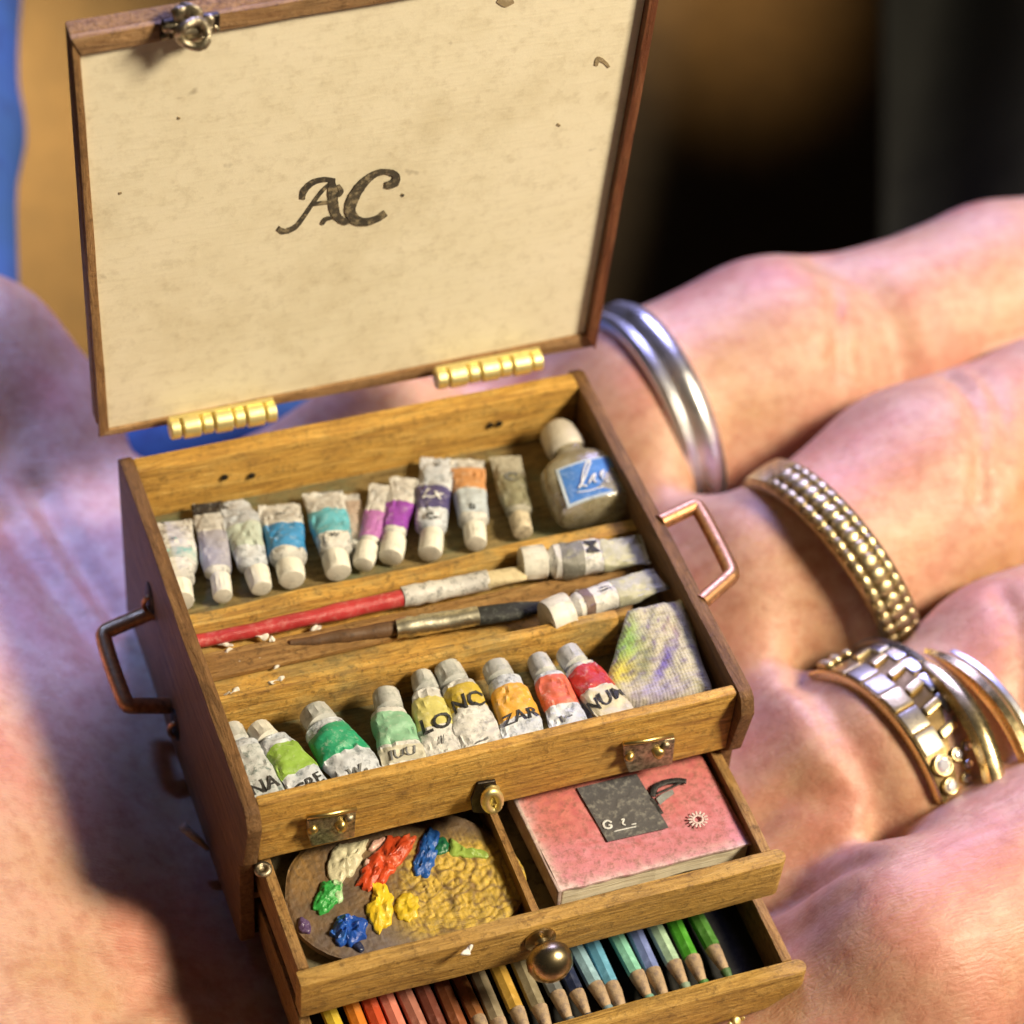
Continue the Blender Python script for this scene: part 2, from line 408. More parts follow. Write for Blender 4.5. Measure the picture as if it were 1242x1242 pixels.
del P, X, Y, Z, hand, CB, palm, fing, foot, hgt

# ------------------------------------------------------------------ blue sleeve behind the hand, backdrop
def sdf_obj(name, org, size, h, fn, mat, it=2):
    g = [np.arange(o, o + s, h, dtype=np.float32) for o, s in zip(org, size)]
    Q = np.meshgrid(*g, indexing='ij', sparse=True); d = fn(Q) + 0 * Q[0] + 0 * Q[1] + 0 * Q[2]
    d[0] = d[-1] = 1; d[:, 0] = d[:, -1] = 1; d[:, :, 0] = d[:, :, -1] = 1
    V, F = nets(d, org, h); return mesh_np(name, V, F, mat, it)
mBlue = grimy('blue_cloth', (0.028, 0.09, 0.24), 0.85, (0.02, 0.04, 0.16), 0.5, 2.0, (0.03, 0.09, 0.36), 0.6)
s0 = at_dist(-62, -120, 33); s2 = at_dist(-84, 480, 29); s1 = s0.lerp(s2, .5); s3 = at_dist(110, 590, 28.5); s4 = at_dist(420, 520, 28)
def fs(Q):
    d = None
    for a, b, ra, rb in ((s0, s1, .9, .9), (s1, s2, .9, .9), (s2, s3, .9, .9), (s3, s4, 1.0, .9)):
        e = seg_d(Q, a, b, ra, rb); d = e if d is None else smin(d, e, .3)
    return d + 0.03 * np.sin(Q[0] * 2.1 + Q[2] * 3.1) * np.sin(Q[1] * 1.7)
allp = [s0, s1, s2, s3, s4]
lo = [min(p[i] for p in allp) - 2 for i in range(3)]; hi = [max(p[i] for p in allp) + 2 for i in range(3)]
so = sdf_obj('cloth_sleeve', lo, [hi[i] - lo[i] for i in range(3)], .14, fs, mBlue)
tag(so, 'out of focus bright blue cloth at the far left, running behind the open lid', 'cloth')

mBack = wood('backdrop_wood', (0.032, 0.019, 0.007), (0.05, 0.031, 0.012), (0.065, 0.042, 0.018), 'z', 0.3, 0.6, fine=0.15)
bm = bmesh.new()
a = at_dist(-900, -700, 62); b = at_dist(1700, -700, 72); c = at_dist(1700, 1100, 72); d = at_dist(-900, 1100, 62)
nn = (b - a).cross(d - a).normalized()
prism(bm, [a, b, c, d], nn * 1.5 if nn.y > 0 else -nn * 1.5)
o = bmobj('wooden_panel', bm, mBack, smooth=False)
tag(o, 'blurred upright golden brown wooden panel behind the paint box lid', 'panel')
mDarkCloth = grimy('dark_cloth', (0.02, 0.021, 0.018), 0.9, (0.004, 0.004, 0.005), 0.8, 0.5, (0.008, 0.008, 0.007), 0.4)
def cloth_sheet(name, quad, dist0, dist1, fold, nfold, mat):
    bm = bmesh.new(); nu, nv = 80, 30; g = []
    for i in range(nu + 1):
        col = []
        for j in range(nv + 1):
            u = i / nu; v = j / nv
            x = quad[0] + (quad[2] - quad[0]) * u; y = quad[1] + (quad[3] - quad[1]) * v
            dd = dist0 + (dist1 - dist0) * v + fold * math.sin(u * nfold + 1.3 * math.sin(v * 2.2)) + 0.5 * fold * noise.noise(Vector((u * 6, v * 3, 0)))
            col.append(bm.verts.new(at_dist(x, y, dd)))
        g.append(col)
    for i in range(nu):
        for j in range(nv): bm.faces.new([g[i][j], g[i + 1][j], g[i + 1][j + 1], g[i][j + 1]])
    r = bmesh.ops.extrude_face_region(bm, geom=bm.faces[:])
    vs = [e for e in r['geom'] if isinstance(e, bmesh.types.BMVert)]
    bmesh.ops.translate(bm, verts=vs, vec=(0.1, 0.5, 0.05))
    return bmobj(name, bm, mat)
o = cloth_sheet('dark_curtain', (1075, -420, 1900, 900), 62, 44, 1.6, 13, mDarkCloth)
tag(o, 'dark grey cloth hanging in soft folds, out of focus behind the fingers', 'curtain')

# ------------------------------------------------------------------ the paint box
PB = thing('paint_box', 'open miniature wooden artist paint box with raised lid and two pulled out drawers', 'paint box', (2.1, 1.9, -1.95))
WX = 4.2; D = 3.81
def side_panel(x0, x1):
    bm = bmesh.new()
    prof = [(3.81, 0.0), (3.9, -.06), (3.83, -1.9), (0.12, -1.9), (0.06, -1.84), (0.10, -0.86), (-0.02, -0.72), (-0.12, -0.16), (-0.06, -0.02), (0.0, 0.012)]
    prism(bm, [(x0, y, z) for y, z in prof], (x1 - x0, 0, 0)); bevel(bm, .018)
    for k in range(1, 16): bmesh.ops.bisect_plane(bm, geom=bm.verts[:] + bm.edges[:] + bm.faces[:], plane_co=(0, .24 * k, 0), plane_no=(0, 1, 0))
    jit(bm, .01, 1.6, x0)
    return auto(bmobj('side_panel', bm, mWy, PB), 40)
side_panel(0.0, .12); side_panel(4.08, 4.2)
board('back_board', .12, 4.08, 3.64, 3.82, -1.9, -.003, mWx, PB)
fbd = board('front_board', .122, 4.078, 0.0, .10, -.72, -.01, mWx, PB, bev=.022)
board('tray_floor', .12, 4.08, .13, 3.64, -.64, -.56, mFloor, PB)
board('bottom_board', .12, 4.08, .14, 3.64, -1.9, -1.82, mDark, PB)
board('drawer_rail', .12, 4.08, .16, .30, -1.44, -1.36, mWxm, PB)
# compartment dividers: follow the photograph's lines
def divider(pl, pr, ztop, zbot, th, lean, mat, name='divider'):
    a = at(*pl, ztop); b = at(*pr, ztop); bm = bmesh.new()
    t = (b - a).normalized(); n = Vector((-t.y, t.x, 0))
    dz = zbot - ztop
    pts = [a, a + n * th, a + n * (th + lean) + Vector((0, 0, dz)), a - n * lean + Vector((0, 0, dz))]
    prism(bm, pts, b - a); bevel(bm, .02)
    L = (b - a).length
    for k in range(1, 24): bmesh.ops.bisect_plane(bm, geom=bm.verts[:] + bm.edges[:] + bm.faces[:], plane_co=a + t * L * k / 24, plane_no=t)
    jit(bm, .018, 2.2, 3); return auto(bmobj(name, bm, mat, PB), 45)
divider((222, 764), (786, 640), -.30, -.58, .15, .02, mDiv)
divider((250, 852), (752, 748), -.16, -.58, .09, .05, mDiv)
# middle shelf and a thin ledge on it
bm = bmesh.new()
q = [at(228, 770, -.46), at(795, 646, -.46), at(765, 745, -.46), at(246, 852, -.40)]
prism(bm, q, (0, 0, -.1)); bevel(bm, .012); jit(bm, .01, 2)
bmobj('shelf', bm, mDiv, PB, smooth=False)
bm = bmesh.new()
q = [at(238, 800, -.44), at(760, 688, -.44), at(760, 716, -.44), at(240, 832, -.40)]
prism(bm, q, (0, 0, .05)); bevel(bm, .012); jit(bm, .012, 2)
bmobj('ledge', bm, mWxm, PB, smooth=False)
# paint flecks on the shelf and rims
fl = [(275, 782, -.40), (265, 778, -.39), (318, 772, -.38), (329, 775, -.38), (276, 790, -.40), (383, 762, -.40), (468, 755, -.42), (325, 802, -.40), (333, 808, -.39),
      (340, 824, -.17), (332, 828, -.17), (275, 841, -.17), (284, 838, -.17), (290, 803, -.40), (566, 1153, -.80), (700, 722, -.38)]
for x, y, z in fl:
    bm = bmesh.new(); p0 = at(x, y, z + .012)
    m = Matrix.Translation(p0) @ Matrix.Rotation(random.uniform(-.4, .7), 4, 'Z') @ Matrix.Diagonal((random.uniform(.03, .07), random.uniform(.014, .028), .016, 1))
    bmesh.ops.create_icosphere(bm, subdivisions=3, radius=1, matrix=m)
    for v in bm.verts: v.co += noise.noise_vector(v.co * 22) * .03
    bmobj('paint_fleck', bm, mFleck, PB)
# small holes in the back board (dark recess rings)
for x, y in ((272, 578), (305, 576), (594, 515), (605, 513)):
    p = at_plane(x, y, (0, 3.637, 0), (0, 1, 0)); bm = bmesh.new()
    lathe(bm, p, (0, -1, 0), [(.028, 0), (.034, .012), (.028, .02), (.014, .006), (0, .002)], 12)
    bmobj('nail_hole', bm, mBlackM, PB)

# hinges
def hinge(pl, pr):
    a = at(*pl, .06); b = at(*pr, .06); a.y = b.y = 3.93
    a = at_plane(*pl, (0, 3.93, 0), (0, 1, 0)); b = at_plane(*pr, (0, 3.93, 0), (0, 1, 0))
    t = (b - a); L = t.length; t.normalize()
    lens = [.12, .19, .12, .19, .12, .19, .12]; tot = sum(lens); s = 0
    bm = bmesh.new(); bars = bmesh.new()
    box(bars, a.x + .02, b.x - .02, 3.94, 3.98, a.z - .12, a.z + .10)
    h = bmobj('hinge', bars, mHinge, PB, smooth=False)
    for k, l in enumerate(lens):
        l0 = s / tot * L; l1 = (s + l) / tot * L; s += l; e = .011; r = .104 if k % 2 else .094
        bm = bmesh.new(); lathe(bm, a + t * (l0 + e), t, [(r - .008, 0), (r, .008), (r, .016), (r, l1 - l0 - 2 * e - .016), (r, l1 - l0 - 2 * e - .008), (r - .008, l1 - l0 - 2 * e)], 18)
        auto(bmobj('knuckle', bm, mHinge, h), 50)
hinge((204, 521), (335, 498)); hinge((527, 460), (657, 436))

# lid: plane through the hinge line, leaning very slightly forward
LP = Vector((0, 4.10, .07)); LT = Vector((0, math.sin(-.055), math.cos(-.055))); LN = Vector((0, -math.cos(-.055), math.sin(-.055)))
def onlid(x, y, off=0.0):
    return at_plane(x, y, LP, LN) + LN * off
LID = bpy.data.objects.new('lid', None)
oq = [onlid(84, 41), onlid(118, 527), onlid(718, 417), onlid(807, -80)]     # TL BL BR TR
bm = bmesh.new()
# back board of the lid with a rounded lower left corner
th = .15
body = [oq[0], oq[0].lerp(oq[1], .97), oq[1].lerp(oq[2], .02) , oq[2], oq[3]]
prism(bm, body, -LN * th); bevel(bm, .02); jit(bm, .008, .8)
lid = auto(bmobj('lid', bm, wood('lid_wood', *W_MID, 'z', 0.6), PB), 40)
pq = [onlid(96, 61), onlid(131, 518), onlid(708, 402), onlid(792, -60)]
def frame_strip(a, b, c, d, mat, rise):
    bm = bmesh.new(); prism(bm, [a, b, c, d], LN * rise)
    bevel(bm, .012, 2); L = (b - a); n = 16
    for k in range(1, n): bmesh.ops.bisect_plane(bm, geom=bm.verts[:] + bm.edges[:] + bm.faces[:], plane_co=a + L * k / n, plane_no=L.normalized())
    jit(bm, .006, 2); return auto(bmobj('rim_strip', bm, mat, lid), 40)
mRimX = wood('lid_rim_wood', (0.20, 0.10, 0.045), (0.40, 0.23, 0.10), (0.55, 0.36, 0.19), 'x', 0.5)
mRimR = wood('lid_rim_red_wood', (0.09, 0.028, 0.012), (0.17, 0.055, 0.02), (0.30, 0.13, 0.06), 'z', 0.3)
mRimZ = wood('lid_rim_side_wood', (0.20, 0.10, 0.04), (0.36, 0.20, 0.08), (0.48, 0.29, 0.13), 'z', 0.5)
frame_strip(oq[0], oq[3], pq[3], pq[0], mRimX, .06)
frame_strip(oq[1], oq[2], pq[2], pq[1], mRimX, .04)
frame_strip(oq[0].lerp(pq[0], .1), oq[1].lerp(pq[1], .1), pq[1], pq[0], mRimZ, .05)
frame_strip(oq[2], oq[3], pq[3], pq[2], mRimR, .09)
# paper lining
def paper_mat():
    m, nd, lk, bs = newmat('lining_paper'); v = coords(nd, lk)
    a = ntex(nd, lk, v, 1.1, 6, 0.65); b = ntex(nd, lk, v, 7, 5, 0.75)
    c = ramp(nd, lk, a, [(0.30, (0.75, 0.68, 0.49)), (0.5, (0.85, 0.79, 0.60)), (0.7, (0.88, 0.82, 0.64))])
    c = mix(nd, lk, ramp(nd, lk, b, [(0.50, (0, 0, 0)), (0.80, (0.42, 0.42, 0.42))]), c, (0.38, 0.30, 0.17))
    d = ntex(nd, lk, v, 2.6, 3, 0.5)
    c = mix(nd, lk, ramp(nd, lk, d, [(0.72, (0, 0, 0)), (0.76, (0.5, 0.5, 0.5))]), c, (0.20, 0.15, 0.09))
    v3 = coords(nd, lk, (1.2, 1, 14)); e = ntex(nd, lk, v3, 2.5, 4, 0.6)
    c = mix(nd, lk, ramp(nd, lk, e, [(0.5, (0, 0, 0)), (0.8, (0.18, 0.18, 0.18))]), c, (0.45, 0.36, 0.22))
    lk.new(c, bs.inputs['Base Color']); bs.inputs['Roughness'].default_value = 0.7
    p = bump(nd, lk, b, bs, 0.12, 0.02); bump(nd, lk, e, bs, 0.1, 0.02, p); return m
bm = bmesh.new(); prism(bm, pq, LN * .012)
bmobj('paper_lining', bm, paper_mat(), lid, smooth=False)
# monogram A C, brush strokes on the paper
mMono = grimy('monogram_ink', (0.045, 0.04, 0.032), 0.6, (0.34, 0.28, 0.17), 0.85, 13, (0.09, 0.075, 0.05), 0.3, th=0.50)
def stroke_mesh(bm, pts, wds, off):
    """calligraphic stroke on the lid: px points, px half widths"""
    dense = []
    n = len(pts)
    for i in range(n - 1):
        p0 = pts[max(i - 1, 0)]; p1 = pts[i]; p2 = pts[i + 1]; p3 = pts[min(i + 2, n - 1)]
        for k in range(8):
            t = k / 8
            f = lambda a, b, c, d: 0.5 * ((2 * b) + (-a + c) * t + (2 * a - 5 * b + 4 * c - d) * t * t + (-a + 3 * b - 3 * c + d) * t ** 3)
            dense.append((f(p0[0], p1[0], p2[0], p3[0]), f(p0[1], p1[1], p2[1], p3[1]), wds[i] * (1 - t) + wds[i + 1] * t))
    dense.append((*pts[-1], wds[-1]))
    L = []; Rr = []
    for i, (x, y, w) in enumerate(dense):
        a = dense[max(i - 1, 0)]; b = dense[min(i + 1, len(dense) - 1)]
        tx, ty = b[0] - a[0], b[1] - a[1]; l = math.hypot(tx, ty) or 1; nx, ny = -ty / l, tx / l
        w = w * (1 + 0.16 * noise.noise(Vector((x * .5, y * .5, 1))))
        L.append(onlid(x + nx * w, y + ny * w, off)); Rr.append(onlid(x - nx * w, y - ny * w, off))
    vl = [bm.verts.new(p) for p in L]; vr = [bm.verts.new(p) for p in Rr]
    vl2 = [bm.verts.new(p + LN * .004) for p in L]; vr2 = [bm.verts.new(p + LN * .004) for p in Rr]
    for i in range(len(vl) - 1):
        bm.faces.new([vl2[i], vl2[i + 1], vr2[i + 1], vr2[i]]); bm.faces.new([vl[i], vl[i + 1], vl2[i + 1], vl2[i]]); bm.faces.new([vr[i], vr[i + 1], vr2[i + 1], vr2[i]])
bm = bmesh.new()
stroke_mesh(bm, [(336, 275), (344, 279), (357, 274), (367, 262), (378, 246), (390, 230), (402, 219)], [3, 3.5, 3, 2.6, 2.4, 2.4, 2], .0135)
stroke_mesh(bm, [(366, 240), (368, 230), (378, 220), (392, 216), (406, 217)], [3, 4, 3.5, 3, 2], .0145)
stroke_mesh(bm, [(402, 217), (403, 232), (404, 248), (408, 260), (418, 267), (428, 264)], [3.5, 6, 6, 5, 4, 2], .0155)
stroke_mesh(bm, [(378, 246), (390, 244), (404, 243)], [2, 2.2, 2], .0165)
stroke_mesh(bm, [(409, 222), (413, 230), (409, 236)], [2, 3, 2], .0175)
stroke_mesh(bm, [(390, 270), (394, 264), (402, 262)], [2, 2.6, 2], .0175)
stroke_mesh(bm, [(466, 222), (472, 222), (479, 218), (479, 210), (468, 206), (454, 209), (440, 220), (429, 236), (424, 252), (430, 264), (443, 267), (457, 263), (467, 256)],
            [3, 5, 5, 4, 3, 4, 5.5, 6.5, 6.5, 6, 4.5, 4, 4], .0185)
stroke_mesh(bm, [(486, 234), (489, 236)], [1.5, 1.5], .0135)
bmobj('monogram', bm, mMono, lid, smooth=False)
for pts, wds in (([(722, 78), (725, 70), (733, 74), (738, 80)], [2, 3, 2, 1.5]), ([(675, 149), (679, 151)], [1.5, 1]), ([(215, 141), (218, 142)], [1.4, 1.2]), ([(144, 233), (147, 232)], [1.4, 1.2]), ([(603, -2), (612, 2), (622, -1)], [3, 5, 3])):
    bm = bmesh.new(); stroke_mesh(bm, pts, wds, .014); bmobj('smudge', bm, grimy('smudge', (0.36, 0.28, 0.16), 0.7, (0.5, 0.42, 0.27), .7, 20), lid, smooth=False)
# clasp at the top rim
c0 = onlid(224, 22, .12)
bm = bmesh.new()
for dx, dy, r, o_ in ((0, 0, 15, .12), (-22, 2, 10, .10), (20, 2, 9, .12), (34, 4, 5, .10), (-12, -14, 11, .10), (10, 14, 8, .12), (4, -16, 12, .1), (-26, 12, 6, .09), (24, -10, 7, .12)):
    p = onlid(224 + dx, 20 + dy, o_); bmesh.ops.create_icosphere(bm, subdivisions=3, radius=r / 158, matrix=Matrix.Translation(p))
jit(bm, .05, 9)
cl = bmobj('clasp', bm, mSteel, lid)
bm = bmesh.new(); tube_path(bm, [onlid(224 + 18 * math.cos(a), 18 + 15 * math.sin(a), .22 + .03 * math.sin(2 * a)) for a in [k * math.pi / 8 for k in range(16)]], .035, 8, True)
bmobj('ring', bm, mSteel, cl)
bm = bmesh.new(); prism(bm, [onlid(192, 16, .06), onlid(190, 38, .06), onlid(262, 26, .06), onlid(262, 6, .06)], LN * .05); bevel(bm, .015); jit(bm, .012, 8)
bmobj('plate', bm, mBlackM, cl)

# handles: copper staples on both sides
def handle(pts, holes, side):
    bm = bmesh.new(); dense = []
    n = len(pts)
    for i in range(n - 1):
        for k in range(6):
            dense.append(Vector(pts[i]).lerp(Vector(pts[i + 1]), k / 6))
    dense.append(Vector(pts[-1]))
    for _ in range(9):
        dense = [dense[0]] + [dense[i - 1] * .25 + dense[i] * .5 + dense[i + 1] * .25 for i in range(1, len(dense) - 1)] + [dense[-1]]
    tube_path(bm, dense, .070, 14)
    h = auto(bmobj('handle', bm, mCopper, PB), 60)
    for hp in holes:
        bm = bmesh.new(); bmesh.ops.create_uvsphere(bm, u_segments=16, v_segments=10, radius=1, matrix=Matrix.Translation(hp) @ Matrix.Diagonal((.035, .13, .17, 1)))
        bmobj('handle_socket', bm, mBlackM, h)
        bm = bmesh.new(); q = Vector(hp); s = -1 if side < 0 else 1
        tube_path(bm, [q + Vector((s * (.01 + .06 * math.sin(t)), -.05, .09 * math.cos(t))) for t in [k * math.pi / 8 for k in range(9)]], .022, 8)
        bmobj('wire_loop', bm, mCopper, h)
X0 = lambda x, y: at_plane(x, y, (0, 0, 0), (1, 0, 0))
a = X0(184, 742); b = X0(207, 856); zz = a.z
a2 = at_plane(122, 768, (-.45, 0, 0), (1, 0, 0)); b2 = at_plane(152, 856, (-.40, 0, 0), (1, 0, 0))
handle([a, a2.lerp(a, .12), a2, b2, b2.lerp(b, .1), b], [a + Vector((0, .04, .12)), b + Vector((0, -.16, -.06))], -1)
a = at_plane(800, 634, (4.17, 0, 0), (1, 0, 0)); b = at_plane(850, 731, (4.17, 0, 0), (1, 0, 0))
a2 = at_plane(846, 612, (4.58, 0, 0), (1, 0, 0)); b2 = at_plane(890, 696, (4.58, 0, 0), (1, 0, 0))
handle([a, a2.lerp(a, .1), a2, b2, b2.lerp(b, .1), b], [], 1)

# latches, hook and front fittings
F0 = lambda x, y, o=0.0: at_plane(x, y, (0, -o, 0), (0, 1, 0))
def latch(cx, cy, s=1.0):
    bm = bmesh.new()
    A = [F0(cx - 32, cy + 2), F0(cx - 32, cy - 14), F0(cx + 30, cy - 24), F0(cx + 26, cy + 8), F0(cx - 26, cy + 20)]
    prism(bm, A, (0, -.045, 0)); bevel(bm, .014); jit(bm, .02, 9, cx)
    l = bmobj('latch', bm, mSteel, PB)
    for dx, dy, r, mt in ((12, -2, .055, mBrass), (-22, 4, .04, mBrass), (22, -10, .035, mSteel)):
        bm = bmesh.new(); bmesh.ops.create_icosphere(bm, subdivisions=3, radius=r, matrix=Matrix.Translation(F0(cx + dx, cy + dy, .06))); jit(bm, .015, 12)
        bmobj('rivet', bm, mt, l)
    bm = bmesh.new(); tube_path(bm, [F0(cx - 30, cy - 12, .07), F0(cx, cy - 16, .09), F0(cx + 30, cy - 22, .07)], .022, 8); bmobj('pin', bm, mBrass, l)
latch(402, 1003); latch(786, 914)
bm = bmesh.new(); pts = [F0(597 + 9 * math.cos(t), 971 + 11 * math.sin(t), .14) for t in [k * math.pi / 10 for k in range(20)]]
tube_path(bm, pts, .036, 10, True); hk = bmobj('hook_eye', bm, mHinge, PB)
bm = bmesh.new(); lathe(bm, F0(594, 957), (0, -1, 0), [(.05, 0), (.08, .03), (.05, .07), (.05, .13), (0, .16)], 14); jit(bm, .012, 9); bmobj('screw', bm, mHinge, hk)
bm = bmesh.new(); prism(bm, [F0(570, 968), F0(578, 948), F0(600, 944), F0(606, 966), F0(590, 984), F0(572, 982)], (0, -.03, 0)); bevel(bm, .01); jit(bm, .012, 9); bmobj('escutcheon', bm, mBlackM, hk)

# drawers
def drawer(ext, ztop, zbot, x0, x1, floor_mat, rear):
    bm = bmesh.new()
    # front board with a rounded right end
    n = 8; r = .07
    prof = [(x0 - .02, -ext), (x1 + .02, -ext)] + [(x1 + .02 + r * math.sin(t), -ext + .07 - r * math.cos(t)) for t in [math.pi * k / n for k in range(1, n)]] + [(x1 + .02, -ext + .14), (x0 - .02, -ext + .14)]
    prism(bm, [(x, y, zbot) for x, y in prof], (0, 0, ztop - zbot)); bevel(bm, .016)
    for k in range(1, 20): bmesh.ops.bisect_plane(bm, geom=bm.verts[:] + bm.edges[:] + bm.faces[:], plane_co=(x0 + (x1 - x0) * k / 20, 0, 0), plane_no=(1, 0, 0))
    jit(bm, .012, 1.5, ext)
    d = auto(bmobj('drawer', bm, mWxm if False else wood('drawer_front_wood', (0.28, 0.15, 0.04), (0.52, 0.31, 0.075), (0.68, 0.44, 0.14), 'x', 0.55), PB), 40)
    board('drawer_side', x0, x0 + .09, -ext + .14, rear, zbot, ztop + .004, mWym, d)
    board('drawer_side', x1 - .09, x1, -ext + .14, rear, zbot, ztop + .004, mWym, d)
    board('drawer_base', x0 + .09, x1 - .09, -ext + .14, rear, zbot + .02, zbot + .06, floor_mat, d, bev=.005)
    return d
d2 = drawer(1.12, -.82, -1.26, .155, 4.07, mDFloor, 2.6)
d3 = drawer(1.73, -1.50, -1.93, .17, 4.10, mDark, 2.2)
a = at(624, 985, -.88); b = at(682, 1102, -.88)
bm = bmesh.new(); prism(bm, [(2.06, -.98, -1.2), (2.12, -.98, -1.2), (2.12, 1.5, -1.2), (2.06, 1.5, -1.2)], (0, 0, .3)); bmobj('partition', bm, mWym, d2, smooth=False)
# brass knob
kp = at_plane(664, 1160, (0, -1.30, 0), (0, 1, 0))
bm = bmesh.new(); lathe(bm, (kp.x, -1.125, kp.z), (0, -1, 0), [(.13, 0), (.13, .02), (.06, .04), (.05, .08), (.12, .11), (.175, .17), (.185, .23), (.165, .30), (.11, .35), (.05, .375), (0, .38)], 26)
auto(bmobj('knob', bm, metal('aged_brass_knob', (.52, .42, .24), .2, 7, .55, .1), d2), 50)
kp = at_plane(890, 1236, (0, -1.73, 0), (0, 1, 0))
bm = bmesh.new()
for dx, dz, r in ((0, 0, .035), (.06, .02, .022), (-.05, -.02, .03)):
    bmesh.ops.create_icosphere(bm, subdivisions=3, radius=r, matrix=Matrix.Translation((kp.x + dx, -1.76, kp.z + dz)))
jit(bm, .03, 12); bmobj('latch', bm, mHinge, d3)
# small steel corner bolt on the drawer and the pale toggle at the left side
bm = bmesh.new(); lathe(bm, at(319, 1056, -.80), (0, 0, 1), [(.07, 0), (.07, .03), (.03, .04), (.03, .02), (0, .02)], 16); bmobj('corner_bolt', bm, mSteel, d2)
bm = bmesh.new(); tube_path(bm, [at_plane(252, 1030, (-.02, 0, 0), (1, 0, 0)), at_plane(222, 1002, (-.2, 0, 0), (1, 0, 0))], [.02, .045], 12); bmobj('side_peg', bm, grimy('bone', (.45, .36, .28), .4), PB)

# ------------------------------------------------------------------ lettering
_tc = {}
def text_mesh(txt):
    if txt in _tc: return _tc[txt]
    cu = bpy.data.curves.new('t', 'FONT'); cu.body = txt; cu.align_x = 'CENTER'; cu.align_y = 'CENTER'; cu.resolution_u = 3; cu.offset = 0.012
    o = bpy.data.objects.new('t', cu); C.objects.link(o)
    me = bpy.data.meshes.new_from_object(o)
    vs = [v.co.copy() for v in me.vertices]; fs = [tuple(p.vertices) for p in me.polygons]
    bpy.data.objects.remove(o); bpy.data.curves.remove(cu); bpy.data.meshes.remove(me)
    _tc[txt] = (vs, fs); return _tc[txt]
_mc = {}
def col(name, c, **kw):
    k = (name, c)
    if k not in _mc: _mc[k] = grimy(name, c, **kw)
    return _mc[k]

